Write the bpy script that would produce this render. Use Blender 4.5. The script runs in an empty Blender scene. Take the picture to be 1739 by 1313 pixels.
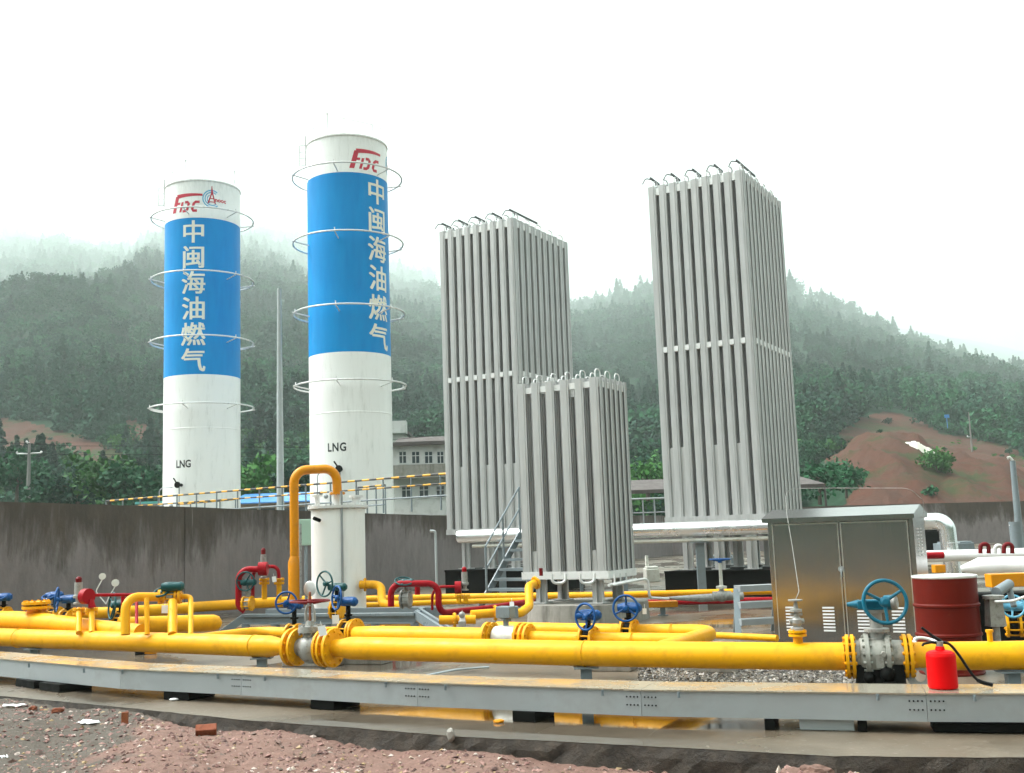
import bpy, bmesh, math, random
import numpy as np
from mathutils import Vector, Matrix
random.seed(7)
rng = np.random.default_rng(7)
C = bpy.context.scene
R = math.radians
PI = math.pi

# ---------------------------------------------------------------- camera
EYE = 1.5
PITCH, ROLL, FPX = R(7.6), R(2.0), 1836.0
_f = Vector((0, math.cos(PITCH), math.sin(PITCH)))
_r0, _u0 = Vector((1, 0, 0)), Vector((0, -math.sin(PITCH), math.cos(PITCH)))
_r = _r0*math.cos(ROLL) - _u0*math.sin(ROLL)
_u = _u0*math.cos(ROLL) + _r0*math.sin(ROLL)
cd = bpy.data.cameras.new('camera'); cam = bpy.data.objects.new('camera', cd); C.collection.objects.link(cam)
cd.sensor_width = 36.0; cd.lens = 36.0*FPX/1739; cd.clip_start = .1; cd.clip_end = 30000
M = Matrix.Identity(4)
for i in range(3):
    M[i][0], M[i][1], M[i][2] = _r[i], _u[i], -_f[i]
M[2][3] = EYE
cam.matrix_world = M
C.camera = cam

# ---------------------------------------------------------------- light
W = bpy.data.worlds.new('World'); C.world = W; W.use_nodes = True
nt = W.node_tree; nt.nodes.clear()
SUN_EL, SUN_AZ = R(52), R(-80)
sky = nt.nodes.new('ShaderNodeTexSky'); sky.sky_type = 'NISHITA'; sky.sun_disc = False
sky.sun_elevation = SUN_EL; sky.sun_rotation = SUN_AZ; sky.dust_density = 8; sky.air_density = 1.0; sky.ozone_density = 1.0
hs = nt.nodes.new('ShaderNodeHueSaturation'); hs.inputs['Saturation'].default_value = .03; hs.inputs['Value'].default_value = 1.0
bg = nt.nodes.new('ShaderNodeBackground'); bg.inputs['Strength'].default_value = .15
wo = nt.nodes.new('ShaderNodeOutputWorld')
nt.links.new(sky.outputs[0], hs.inputs['Color']); nt.links.new(hs.outputs[0], bg.inputs[0]); nt.links.new(bg.outputs[0], wo.inputs[0])
sl = bpy.data.lights.new('sun', 'SUN'); sl.energy = 1.0; sl.angle = R(26); sl.color = (1, .97, .92)
so = bpy.data.objects.new('sun', sl); C.collection.objects.link(so)
_d = Vector((math.sin(SUN_AZ)*math.cos(SUN_EL), math.cos(SUN_AZ)*math.cos(SUN_EL), math.sin(SUN_EL)))
so.rotation_euler = _d.to_track_quat('Z', 'Y').to_euler()
C.view_settings.view_transform = 'Standard'; C.view_settings.look = 'None'
C.view_settings.exposure = 1.75; C.view_settings.gamma = 1.0
C.cycles.max_bounces = 6; C.cycles.volume_bounces = 1; C.cycles.diffuse_bounces = 3; C.cycles.glossy_bounces = 3
C.cycles.use_denoising = True
HAZE = .00047

# ---------------------------------------------------------------- helpers
def ray(px, py):
    return _r*((px-869.5)/FPX) + _u*(-(py-656.5)/FPX) + _f
def at(px, py, d):
    v = ray(px, py); t = d/v.y
    return Vector((v.x*t, d, EYE+v.z*t))
def gz(px, py, z=0.0):
    v = ray(px, py); t = (z-EYE)/v.z
    return Vector((v.x*t, v.y*t, z))
def ax(px, d, z):
    """point on plane Y=d at height z seen at column px"""
    a, b = at(px, 600, d), at(px, 1100, d)
    t = (z-a.z)/(b.z-a.z)
    return a.lerp(b, t)
def interp(x, tab):
    if x <= tab[0][0]: i = 0
    elif x >= tab[-1][0]: i = len(tab)-2
    else:
        i = 0
        while tab[i+1][0] < x: i += 1
    (a, b), (c, d) = tab[i][:2], tab[i+1][:2]
    return b + (d-b)*(x-a)/(c-a)
def V(*a): return Vector(a)
def dirz(az, el=0):
    return Vector((math.sin(R(az))*math.cos(R(el)), math.cos(R(az))*math.cos(R(el)), math.sin(R(el))))

def frame(o, z, x=None):
    z = Vector(z).normalized()
    if x is None: x = Vector((1, 0, 0)) if abs(z.x) < .9 else Vector((0, 1, 0))
    x = Vector(x); x = (x - z*x.dot(z)).normalized(); y = z.cross(x)
    m = Matrix.Identity(4)
    for i in range(3): m[i][0], m[i][1], m[i][2], m[i][3] = x[i], y[i], z[i], o[i]
    return m
def fillet(pts, rad, seg=6):
    pts = [Vector(p) for p in pts]; out = [pts[0]]
    for i in range(1, len(pts)-1):
        a, b, c = pts[i-1], pts[i], pts[i+1]
        u, w = (a-b), (c-b); lu, lw = u.length, w.length; u.normalize(); w.normalize()
        ang = u.angle(w)
        if ang > PI-.02: out.append(b); continue
        t = min(rad/math.tan(ang/2), lu*.49, lw*.49); rr = t*math.tan(ang/2)
        cen = b + (u+w).normalized()*(rr/math.sin(ang/2))
        p0, p1 = b+u*t-cen, b+w*t-cen
        tot = p0.angle(p1); axs = p0.cross(p1).normalized()
        for k in range(seg+1):
            out.append(cen + Matrix.Rotation(tot*k/seg, 3, axs) @ p0)
    out.append(pts[-1]); return out

class MB:
    def __init__(s, M=None):
        s.v, s.f, s.m, s.s = [], [], [], []; s.M = M or Matrix.Identity(4)
    def add(s, vs, fs, mi=0, sm=False, M=None):
        n = len(s.v); T = s.M @ M if M is not None else s.M
        s.v += [T @ Vector(v) for v in vs]
        for f in fs: s.f.append([i+n for i in f]); s.m.append(mi); s.s.append(sm)
        return s
    def box(s, c, sz, mi=0, M=None, taper=None):
        x, y, z = sz[0]/2, sz[1]/2, sz[2]/2; tx = ty = 1
        if taper: tx, ty = taper
        vs = [(-x, -y, -z), (x, -y, -z), (x, y, -z), (-x, y, -z), (-x*tx, -y*ty, z), (x*tx, -y*ty, z), (x*tx, y*ty, z), (-x*tx, y*ty, z)]
        vs = [(a+c[0], b+c[1], d+c[2]) for a, b, d in vs]
        return s.add(vs, [(0, 3, 2, 1), (4, 5, 6, 7), (0, 1, 5, 4), (1, 2, 6, 5), (2, 3, 7, 6), (3, 0, 4, 7)], mi, False, M)
    def bar(s, a, b, w, h, mi=0, up=(0, 0, 1)):
        a, b = Vector(a), Vector(b); z = b-a; L = z.length
        if abs(z.normalized().dot(Vector(up))) > .98: up = (0, 1, 0)
        x = z.cross(Vector(up))
        return s.box((0, 0, L/2), (w, h, L), mi, frame(a, z, x))
    def tube(s, pts, r, n=12, mi=0, caps=True, closed=False, rough=None):
        pts = [Vector(p) for p in pts]; N = len(pts)
        rs = r if isinstance(r, (list, tuple)) else [r]*N
        tg = []
        for i in range(N):
            if closed: t = pts[(i+1) % N]-pts[i-1]
            elif i == 0: t = pts[1]-pts[0]
            elif i == N-1: t = pts[-1]-pts[-2]
            else: t = (pts[i+1]-pts[i]).normalized()+(pts[i]-pts[i-1]).normalized()
            tg.append(t.normalized())
        x = Vector((0, 0, 1)) if abs(tg[0].z) < .9 else Vector((1, 0, 0))
        vs = []
        for i in range(N):
            x = (x-tg[i]*x.dot(tg[i])).normalized(); y = tg[i].cross(x)
            for k in range(n):
                a = 2*PI*k/n; vs.append(pts[i]+(x*math.cos(a)+y*math.sin(a))*rs[i])
        fs = []
        for i in range(N if closed else N-1):
            j = (i+1) % N
            for k in range(n): fs.append((i*n+k, i*n+(k+1) % n, j*n+(k+1) % n, j*n+k))
        s.add(vs, fs, mi, True)
        if caps and not closed:
            s.add([vs[k] for k in range(n)], [tuple(range(n-1, -1, -1))], mi)
            s.add([vs[(N-1)*n+k] for k in range(n)], [tuple(range(n))], mi)
        return s
    def lathe(s, prof, n=24, mi=0, M=None, sharp=True, mis=None):
        """prof = [(r,z)]; flat shaded breaks by doubling rings"""
        for i in range(len(prof)-1):
            (r0, z0), (r1, z1) = prof[i], prof[i+1]
            m = mis[i] if mis else mi
            if r0 < 1e-6 and r1 < 1e-6: continue
            if r0 < 1e-6 or r1 < 1e-6:
                rr, zz, zc = (r1, z1, z0) if r0 < 1e-6 else (r0, z0, z1)
                vs = [(rr*math.cos(2*PI*k/n), rr*math.sin(2*PI*k/n), zz) for k in range(n)]+[(0, 0, zc)]
                s.add(vs, [(k, (k+1) % n, n) if r1 < 1e-6 else ((k+1) % n, k, n) for k in range(n)], m, zz != zc, M)
            else:
                vs = [(r0*math.cos(2*PI*k/n), r0*math.sin(2*PI*k/n), z0) for k in range(n)] + [(r1*math.cos(2*PI*k/n), r1*math.sin(2*PI*k/n), z1) for k in range(n)]
                s.add(vs, [(k, (k+1) % n, n+(k+1) % n, n+k) for k in range(n)], m, True, M)
        return s
    def torus(s, c, axis, Rr, r, n=32, k=8, mi=0):
        T = frame(c, axis)
        pts = [T @ Vector((Rr*math.cos(2*PI*i/n), Rr*math.sin(2*PI*i/n), 0)) for i in range(n)]
        return s.tube(pts, r, k, mi, closed=True)
    def prism(s, poly, z0, z1, mi=0, M=None):
        n = len(poly); vs = [(x, y, z0) for x, y in poly]+[(x, y, z1) for x, y in poly]
        fs = [tuple(range(n-1, -1, -1)), tuple(range(n, 2*n))]+[(i, (i+1) % n, n+(i+1) % n, n+i) for i in range(n)]
        return s.add(vs, fs, mi, False, M)
    def flange(s, p, axis, Rr, t=.025, bolts=8, mi=0, n=28):
        T = frame(p, axis)
        s.lathe([(0, -t/2), (Rr, -t/2), (Rr, t/2), (0, t/2)], n, mi, T)
        for i in range(bolts):
            a = 2*PI*(i+.5)/bolts; q = Vector((math.cos(a), math.sin(a), 0))*(Rr*.84)
            s.lathe([(0, -t*1.0), (Rr*.085, -t*1.0), (Rr*.085, t*1.0), (0, t*1.0)], 6, mi, T @ Matrix.Translation(q))
        return s
    def ball(s, c, r, n=20, m=12, mi=0, sc=(1, 1, 1), M=None):
        T = (M or Matrix.Identity(4)) @ Matrix.Translation(c) @ Matrix.Diagonal((sc[0], sc[1], sc[2], 1))
        prof = [(r*math.sin(PI*i/m), -r*math.cos(PI*i/m)) for i in range(m+1)]
        prof[0] = (0, -r); prof[-1] = (0, r)
        vs = [(0, 0, -r)]; fs = []
        for i in range(1, m):
            for k in range(n):
                a = 2*PI*k/n; vs.append((prof[i][0]*math.cos(a), prof[i][0]*math.sin(a), prof[i][1]))
        vs.append((0, 0, r)); e = len(vs)-1
        for k in range(n):
            fs.append((0, 1+(k+1) % n, 1+k)); fs.append((e, e-n+k, e-n+(k+1) % n))
        for i in range(m-2):
            for k in range(n): fs.append((1+i*n+k, 1+i*n+(k+1) % n, 1+(i+1)*n+(k+1) % n, 1+(i+1)*n+k))
        return s.add(vs, fs, mi, True, T)

ROOT = {}
def thing(name, label, cat, loc=(0, 0, 0), group=None, kind=None, rz=0):
    o = bpy.data.objects.new(name, None); C.collection.objects.link(o)
    o.location = loc; o.rotation_euler = (0, 0, rz); o.empty_display_size = .1
    o['label'] = label; o['category'] = cat
    if group: o['group'] = group
    ROOT[o.name] = Matrix.Translation(Vector(loc)) @ Matrix.Rotation(rz, 4, 'Z')
    return o
def tag(o, label=None, cat=None, group=None, kind=None):
    if label: o['label'] = label
    if cat: o['category'] = cat
    if group: o['group'] = group
    if kind: o['kind'] = kind
    return o
def link_mesh(name, v, f, mats, mi=None, sm=None):
    me = bpy.data.meshes.new(name); me.from_pydata(v, [], f)
    for m in (mats if isinstance(mats, (list, tuple)) else [mats]): me.materials.append(m)
    if mi is not None: me.polygons.foreach_set('material_index', mi)
    if sm is not None: me.polygons.foreach_set('use_smooth', sm)
    me.update()
    o = bpy.data.objects.new(name, me); C.collection.objects.link(o); return o
def part(name, mb, mat, parent=None, bevel=0, merge=True):
    """world-space builder -> one mesh object, relative to its thing (if any)"""
    vs = mb.v
    if parent is not None:
        MR = ROOT[parent.name]; inv = MR.inverted(); vs = [inv @ v for v in vs]
        o = link_mesh(name, vs, mb.f, mat, mb.m, mb.s); o.parent = parent; ROOT[o.name] = MR
    else:
        n = len(vs); lo = Vector((min(v.x for v in vs), min(v.y for v in vs), min(v.z for v in vs))); hi = Vector((max(v.x for v in vs), max(v.y for v in vs), max(v.z for v in vs)))
        org = Vector(((lo.x+hi.x)/2, (lo.y+hi.y)/2, lo.z))
        o = link_mesh(name, [v-org for v in vs], mb.f, mat, mb.m, mb.s); o.location = org; ROOT[o.name] = Matrix.Translation(org)
    if bevel:
        b = o.modifiers.new('bevel', 'BEVEL'); b.width = bevel; b.segments = 2; b.limit_method = 'ANGLE'; b.angle_limit = R(40)
    return o

# ---------------------------------------------------------------- materials
def mat(name, col, rough=.5, metal=0, build=None, spec=.5, coat=0):
    m = bpy.data.materials.new(name); m.use_nodes = True; n = m.node_tree.nodes; p = n['Principled BSDF']
    p.inputs['Base Color'].default_value = (*col, 1); p.inputs['Roughness'].default_value = rough
    p.inputs['Metallic'].default_value = metal; p.inputs['Specular IOR Level'].default_value = spec
    if coat: p.inputs['Coat Weight'].default_value = coat; p.inputs['Coat Roughness'].default_value = .15
    if build: build(NT(m), p)
    return m
class NT:
    def __init__(s, m): s.t = m.node_tree; s.n = s.t.nodes; s.l = s.t.links
    def node(s, ty, **k):
        o = s.n.new(ty)
        for a, b in k.items(): setattr(o, a, b)
        return o
    def link(s, a, b): s.l.new(a, b)
    def coord(s, scale=(1, 1, 1), kind='Object', loc=(0, 0, 0)):
        c = s.node('ShaderNodeTexCoord'); m = s.node('ShaderNodeMapping')
        m.inputs['Scale'].default_value = scale; m.inputs['Location'].default_value = loc
        s.link(c.outputs[kind], m.inputs[0]); return m.outputs[0]
    def noise(s, sc=5, det=4, vec=None, rough=.55, dist=0):
        o = s.node('ShaderNodeTexNoise'); o.inputs['Scale'].default_value = sc; o.inputs['Detail'].default_value = det
        o.inputs['Roughness'].default_value = rough; o.inputs['Distortion'].default_value = dist
        if vec is not None: s.link(vec, o.inputs['Vector'])
        return o.outputs[0]
    def ramp(s, f, stops, interp='LINEAR'):
        o = s.node('ShaderNodeValToRGB'); o.color_ramp.interpolation = interp; e = o.color_ramp.elements
        while len(e) < len(stops): e.new(.5)
        for i, (p, c) in enumerate(stops):
            e[i].position = p; e[i].color = (*c, 1) if isinstance(c, (tuple, list)) else (c, c, c, 1)
        s.link(f, o.inputs[0]); return o.outputs[0]
    def mix(s, f, a, b, mode='MIX'):
        o = s.node('ShaderNodeMix', data_type='RGBA', blend_type=mode)
        for i, x in ((0, f), (6, a), (7, b)):
            if hasattr(x, 'is_linked') or hasattr(x, 'links'): s.link(x, o.inputs[i])
            elif isinstance(x, (tuple, list)): o.inputs[i].default_value = (*x, 1)
            else: o.inputs[i].default_value = x
        return o.outputs[2]
    def math(s, op, a, b=0.0):
        o = s.node('ShaderNodeMath', operation=op)
        for i, x in ((0, a), (1, b)):
            if hasattr(x, 'links'): s.link(x, o.inputs[i])
            else: o.inputs[i].default_value = x
        return o.outputs[0]
    def sep(s, v):
        o = s.node('ShaderNodeSeparateXYZ'); s.link(v, o.inputs[0]); return o.outputs
    def bump(s, h, p, st=.3, dist=.01):
        o = s.node('ShaderNodeBump'); o.inputs['Strength'].default_value = st; o.inputs['Distance'].default_value = dist
        s.link(h, o.inputs['Height']); s.link(o.outputs[0], p.inputs['Normal'])

def paint(c, dirt=(.1, .06, .03), amt=.35, sc=6, rough=.35):
    def b(t, p):
        v = t.coord(kind='Object')
        n1 = t.noise(sc, 6, v, .65); n2 = t.noise(sc*.25, 3, v)
        f = t.math('MULTIPLY', t.ramp(n1, [(.5, 0.0), (.78, 1.0)]), amt)
        base = t.mix(t.ramp(n2, [(.3, 0.0), (.7, 1.0)]), tuple(x*.88 for x in c), c)
        t.link(t.mix(f, base, dirt), p.inputs['Base Color'])
        t.link(t.ramp(n1, [(.35, rough-.08), (.7, rough+.25)]), p.inputs['Roughness'])
        t.bump(n1, p, .12, .004)
    return b
M_YEL = mat('yellow_paint', (.86, .40, .004), .35, 0, paint((.86, .40, .0015), (.28, .11, .015), .42, rough=.40), spec=.22)
M_YEL2 = mat('orange_yellow_paint', (.80, .33, .004), .4, 0, paint((.72, .27, .002), (.2, .09, .02), .4), spec=.25)
M_RED = mat('red_paint', (.55, .012, .02), .35, 0, paint((.33, .001, .008), (.08, .005, .005), .3), spec=.15)
M_EXT = mat('extinguisher_red', (.62, .0, .0015), .4, 0, None, spec=.12)
M_BLUEV = mat('valve_blue_paint', (.01, .16, .42), .4, 0, paint((.002, .07, .25), (.01, .02, .04), .4, 14), spec=.25)
M_TEAL = mat('valve_teal_paint', (.0, .19, .27), .35, 0, paint((.0, .125, .20), (.01, .03, .04), .4, 14), spec=.35)
M_DTEAL = mat('dark_teal_paint', (.01, .11, .11), .45, 0, paint((.004, .07, .075), (.01, .02, .02), .4, 14), spec=.3)
M_GREY = mat('grey_steel_paint', (.22, .27, .30), .4, 0, paint((.19, .23, .25), (.08, .06, .04), .35, 4))
M_GALV = mat('galvanised_steel', (.42, .46, .48), .42, .35, paint((.36, .39, .405), (.22, .20, .16), .4, 2.2, .38))
M_BLACK = mat('black_rubber', (.008, .008, .009), .5, spec=.15)
M_BLK = mat('black_coating', (.006, .006, .006), .55, 0, paint((.004, .0045, .004), (.02, .017, .014), .5, 5, .6), spec=.08)
M_WHT = mat('white_plate', (.8, .8, .8), .4)
M_CAST = mat('cast_iron_grey', (.32, .32, .30), .5, .3, paint((.36, .36, .34), (.08, .05, .03), .8, 16, .45))
M_METER = mat('meter_cream', (.62, .62, .56), .4, .2, paint((.66, .66, .60), (.25, .2, .12), .5, 12, .4))
M_DKRED = mat('dark_red_paint', (.20, .012, .012), .5, 0, paint((.16, .003, .006), (.04, .01, .01), .5, 10), spec=.2)
M_RUST = mat('rusty_steel', (.2, .06, .02), .8, 0, paint((.26, .07, .02), (.08, .03, .015), .8, 12, .7))
M_SS = mat('silver_cladding', (.75, .76, .77), .22, .85, paint((.84, .85, .86), (.6, .57, .52), .15, 1.2, .22))

def alu(t, p):
    v = t.coord((6, 6, .5)); n = t.noise(2.2, 5, v); n2 = t.noise(1.2, 4, t.coord((1, 1, .35)))
    c = t.mix(t.ramp(n, [(.3, 0.0), (.7, 1.0)]), (.38, .385, .38), (.50, .505, .50))
    t.link(t.mix(t.math('MULTIPLY', t.ramp(n2, [(.55, 0.0), (.75, 1.0)]), .35), c, (.32, .30, .26)), p.inputs['Base Color'])
M_ALU = mat('fin_aluminium', (.5, .5, .47), .45, .35, alu)
M_ALUW = mat('aluminium_bracket', (.74, .75, .74), .4, .2, paint((.76, .77, .76), (.4, .38, .33), .4, 5))

def tankwhite(t, p):
    v = t.coord((3.0, 3.0, .35)); n = t.noise(1.4, 6, v, .7, .4); n2 = t.noise(9, 5, t.coord((1, 1, .25)), .7)
    f = t.math('MULTIPLY', t.ramp(n, [(.50, 0.0), (.70, 1.0)]), t.ramp(n2, [(.4, 0.0), (.65, 1.0)]))
    z = t.sep(t.coord())[2]
    # weld seam smudge lines and grime below the top rim
    top = t.ramp(t.math('MULTIPLY', z, 1/20.0), [(.855, 0.0), (.905, .6)])
    f2 = t.math('MAXIMUM', t.math('MULTIPLY', f, .38), t.math('MULTIPLY', t.math('MULTIPLY', top, t.ramp(n2, [(.35, 0.0), (.7, 1.0)])), .8))
    t.link(t.mix(f2, (.87, .88, .86), (.33, .34, .30)), p.inputs['Base Color'])
    t.bump(t.noise(1.2, 3, t.coord((1, 1, .6))), p, .15, .02)
M_TW = mat('tank_white_paint', (.8, .81, .79), .38, 0, tankwhite)
def tankblue(t, p):
    n = t.noise(1.6, 5, t.coord((2.5, 2.5, .4)), .6); n2 = t.noise(.35, 3, t.coord())
    c = t.mix(t.ramp(n, [(.3, 0.0), (.75, 1.0)]), (.000, .225, .60), (.002, .28, .66))
    t.link(t.mix(t.ramp(n2, [(.4, 0.0), (.7, .4)]), c, (.008, .30, .70)), p.inputs['Base Color'])
M_TB = mat('tank_blue_paint', (.01, .2, .6), .45, 0, tankblue, spec=.12)
M_LET = mat('cream_lettering', (.80, .80, .70), .5)
M_LOGOR = mat('logo_red', (.52, .01, .04), .5)
M_LOGOB = mat('logo_blue', (.10, .40, .62), .5)
M_LETB = mat('black_lettering', (.012, .015, .016), .6)
def stripes(t, p):
    v = t.sep(t.coord(kind='Object')); s_ = t.math('FRACT', t.math('MULTIPLY', t.math('SUBTRACT', v[0], v[1]), 1.05))
    t.link(t.ramp(s_, [(0, (.02, .02, .02)), (.5, (.70, .36, .01))], 'CONSTANT'), p.inputs['Base Color'])
M_STR = mat('yellow_black_stripes', (.7, .4, 0), .5, 0, stripes)

def wallm(t, p):
    v = t.coord(); s_ = t.sep(v)
    fine = t.noise(1.0, 6, t.coord((3.5, 3.5, 1.0)), .72, .4)
    edge = t.noise(.42, 6, t.coord((1, 1, .25)), .75, .3)
    big = t.noise(.25, 4, v)
    h = t.math('ADD', t.math('ADD', s_[2], t.math('MULTIPLY', edge, -4.6)), t.math('MULTIPLY', fine, -.9))
    h = t.math('ADD', h, t.math('ADD', t.math('MULTIPLY', big, -.8), .95))
    k = t.ramp(t.math('ADD', t.math('MULTIPLY', h, .8), .80), [(.0, 0.0), (.2, .6), (.5, 1.0)])
    light = t.mix(fine, (.10, .085, .085), (.30, .265, .265)); dark = t.mix(fine, (.030, .025, .021), (.115, .095, .080))
    c = t.mix(k, light, dark)
    c = t.mix(t.ramp(t.noise(2.5, 5, t.coord((1.6, 1.6, .10)), .8), [(.64, 0.0), (.72, .7)]), c, (.36, .335, .32))
    c = t.mix(t.ramp(t.noise(1.4, 6, v, .75), [(.45, 0.0), (.62, .5)]), c, t.mix(k, (.24, .21, .205), (.10, .078, .06)))
    t.link(c, p.inputs['Base Color']); t.bump(t.noise(7, 8, v, .7), p, .5, .03)
M_WALL = mat('stained_render', (.2, .18, .17), .85, 0, wallm)
def conc(t, p):
    v = t.coord(); n = t.noise(.7, 7, v, .65, .3); n2 = t.noise(5, 8, v, .7); n3 = t.noise(.28, 4, v, .6, .6)
    wet = t.ramp(n3, [(.40, 1.0), (.58, 0.0)])
    dry = t.mix(n2, (.075, .058, .040), (.215, .175, .13)); c = t.mix(t.ramp(n, [(.35, 0.0), (.65, .8)]), dry, (.11, .082, .052))
    c = t.mix(t.math('MULTIPLY', wet, .45), c, (.055, .048, .04))
    sp = t.ramp(t.noise(22, 3, v, .6), [(.62, 0.0), (.68, .7)])
    t.link(t.mix(t.math('MULTIPLY', sp, .5), c, (.36, .34, .3)), p.inputs['Base Color'])
    t.link(t.mix(wet, t.mix(n2, (.30, .30, .30), (.6, .6, .6)), (.05, .05, .05)), p.inputs['Roughness'])
    t.bump(t.mix(wet, n2, (.5, .5, .5)), p, .35, .012)
M_CONC = mat('wet_concrete', (.25, .23, .2), .3, 0, conc)
def pedm(t, p):
    v = t.coord(); n = t.noise(4, 7, v, .7); n2 = t.noise(1.2, 5, t.coord((3, 3, .4)), .7)
    c = t.mix(n, (.14, .13, .11), (.38, .36, .32)); t.link(t.mix(t.ramp(n2, [(.5, 0.0), (.7, .8)]), c, (.07, .065, .05)), p.inputs['Base Color']); t.bump(n, p, .4, .02)
M_PED = mat('rough_concrete', (.3, .28, .25), .75, 0, pedm)
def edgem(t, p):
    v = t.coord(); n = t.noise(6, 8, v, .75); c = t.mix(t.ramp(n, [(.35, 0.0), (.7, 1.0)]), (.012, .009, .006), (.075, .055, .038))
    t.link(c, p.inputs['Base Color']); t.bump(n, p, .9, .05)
M_EDGE = mat('muddy_shaded_edge', (.08, .06, .05), .7, 0, edgem)  # wet dirt brown, with the front face's shade put into the colour
def gravm(t, p):
    v = t.coord(); n = t.noise(28, 6, v, .75); n2 = t.noise(.55, 5, v, .6, .5); n3 = t.noise(3.2, 6, v, .7)
    pink = t.mix(n, (.055, .026, .018), (.30, .17, .13)); grey = t.mix(n, (.022, .018, .013), (.13, .105, .08))
    ft = t.math('ADD', t.math('MULTIPLY', t.sep(t.coord(kind='Object'))[0], -.16), n2)
    c = t.mix(t.ramp(ft, [(.93, 0.0), (1.04, 1.0)]), pink, grey)
    t.link(t.mix(t.math('MULTIPLY', t.ramp(n3, [(.55, 0.0), (.7, 1.0)]), .5), c, (.09, .05, .035)), p.inputs['Base Color']); t.bump(n, p, .8, .02)
M_GRAV = mat('pink_gravel', (.35, .2, .17), .85, 0, gravm)
def stonem(t, p):
    g = t.node('ShaderNodeNewGeometry'); r = g.outputs['Random Per Island']
    t.link(t.ramp(r, [(0, (.07, .035, .03)), (.3, (.20, .10, .085)), (.6, (.34, .20, .17)), (.8, (.10, .075, .06)), (.87, (.36, .25, .12)), (.94, (.45, .37, .33))]), p.inputs['Base Color'])
M_STONE = mat('gravel_stones', (.4, .25, .2), .8, 0, stonem)
def stonem2(t, p):
    g = t.node('ShaderNodeNewGeometry'); r = g.outputs['Random Per Island']
    t.link(t.ramp(r, [(0, (.02, .017, .013)), (.4, (.07, .058, .045)), (.75, (.15, .13, .105)), (.95, (.36, .33, .29))]), p.inputs['Base Color'])
M_STONE2 = mat('wet_grey_stones', (.2, .18, .16), .35, 0, stonem2)
def cabm(t, p):
    v = t.coord((1, 1, 1)); n = t.noise(1.0, 5, t.coord((90, 90, 2.5)), .6); n2 = t.noise(1.3, 4, v, .6, .4)
    t.link(t.mix(n, (.34, .335, .335), (.45, .44, .44)), p.inputs['Base Color'])
    t.link(t.ramp(t.math('ADD', t.math('MULTIPLY', n2, .6), t.math('MULTIPLY', n, .4)), [(.3, .14), (.7, .26)]), p.inputs['Roughness']); t.bump(n2, p, .06, .03)
M_CAB = mat('brushed_stainless', (.5, .48, .45), .2, 1.0, cabm)
M_CABR = mat('stainless_trim', (.72, .72, .70), .28, .8)
def drumm(t, p):
    v = t.coord(); z = t.sep(v)[2]; n = t.noise(5, 6, t.coord((1, 1, .5)), .7); n2 = t.noise(11, 5, v, .75)
    c = t.mix(n, (.075, .003, .0015), (.15, .009, .003)); c = t.mix(t.ramp(n2, [(.6, 0.0), (.72, .8)]), c, (.18, .04, .008))
    t.link(c, p.inputs['Base Color'])
M_DRUM = mat('rust_red_drum', (.25, .02, .01), .45, 0, drumm, spec=.15)

def hillm(t, p):
    a = t.node('ShaderNodeAttribute', attribute_name='earth').outputs['Fac']
    v = t.coord(); n = t.noise(.09, 6, v, .7, .4); n2 = t.noise(.5, 6, v, .7); s_ = t.noise(.25, 6, t.coord((1, 1, .3)), .75)
    earth = t.mix(n2, (.034, .014, .009), (.12, .045, .028)); earth = t.mix(t.ramp(s_, [(.4, 0.0), (.6, .7)]), earth, (.07, .04, .03))
    earth = t.mix(t.ramp(n, [(.5, 0.0), (.6, .8)]), earth, (.025, .045, .014))
    green = t.mix(n2, (.004, .016, .009), (.016, .055, .025))
    t.link(t.mix(t.ramp(t.math('ADD', a, t.math('MULTIPLY', t.math('SUBTRACT', n2, .5), .5)), [(.4, 0.0), (.6, 1.0)]), green, earth), p.inputs['Base Color'])
    t.bump(n2, p, .6, .6)
M_HILL = mat('hillside', (.1, .1, .05), .9, 0, hillm, spec=.1)
def leafm(c0, c1):
    def b(t, p):
        g = t.node('ShaderNodeNewGeometry'); o = t.node('ShaderNodeObjectInfo'); n = t.noise(.05, 3, t.coord(kind='Object'))
        r = t.math('ADD', t.math('MULTIPLY', g.outputs['Random Per Island'], .5), t.math('MULTIPLY', o.outputs['Random'], .5))
        pn = t.noise(.012, 4, o.outputs['Location'], .6); pt = t.ramp(pn, [(.42, 0.0), (.6, 1.0)])
        c = t.mix(r, c0, c1)
        t.link(t.mix(t.math('MULTIPLY', pt, .6), c, tuple(min(1, 1.5*x+y) for x, y in zip(c1, (.006, .014, .004)))), p.inputs['Base Color'])
        p.inputs['Transmission Weight'].default_value = 0
    return b
M_LEAFD = mat('dark_foliage', (.03, .06, .02), .75, 0, leafm((.003, .021, .012), (.009, .052, .029)), spec=.15)
M_LEAFM = mat('mid_foliage', (.05, .1, .03), .7, 0, leafm((.005, .036, .015), (.015, .085, .034)), spec=.15)
M_LEAFB = mat('bright_foliage', (.08, .16, .03), .7, 0, leafm((.012, .058, .014), (.045, .15, .028)), spec=.15)
M_BARK = mat('bark', (.08, .06, .045), .9)
M_POLE = mat('pole_grey', (.42, .46, .47), .5, .1, paint((.42, .46, .47), (.2, .2, .18), .3, 3))
M_HWALL = mat('white_render', (.6, .6, .58), .8, 0, paint((.62, .62, .60), (.2, .19, .17), .6, 1.2, .75))
M_HDARK = mat('dark_window', (.03, .04, .045), .2)
M_HROOF = mat('dark_tiles', (.07, .06, .06), .8, 0, paint((.085, .07, .065), (.03, .03, .03), .5, 2, .7))
M_BROOF = mat('blue_sheet_roof', (.06, .25, .6), .5, 0, paint((.07, .27, .62), (.1, .15, .2), .4, 1.5))
M_TAN = mat('tan_wall', (.35, .26, .18), .8, 0, paint((.38, .30, .22), (.15, .11, .08), .5, 1.5, .7))
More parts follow.
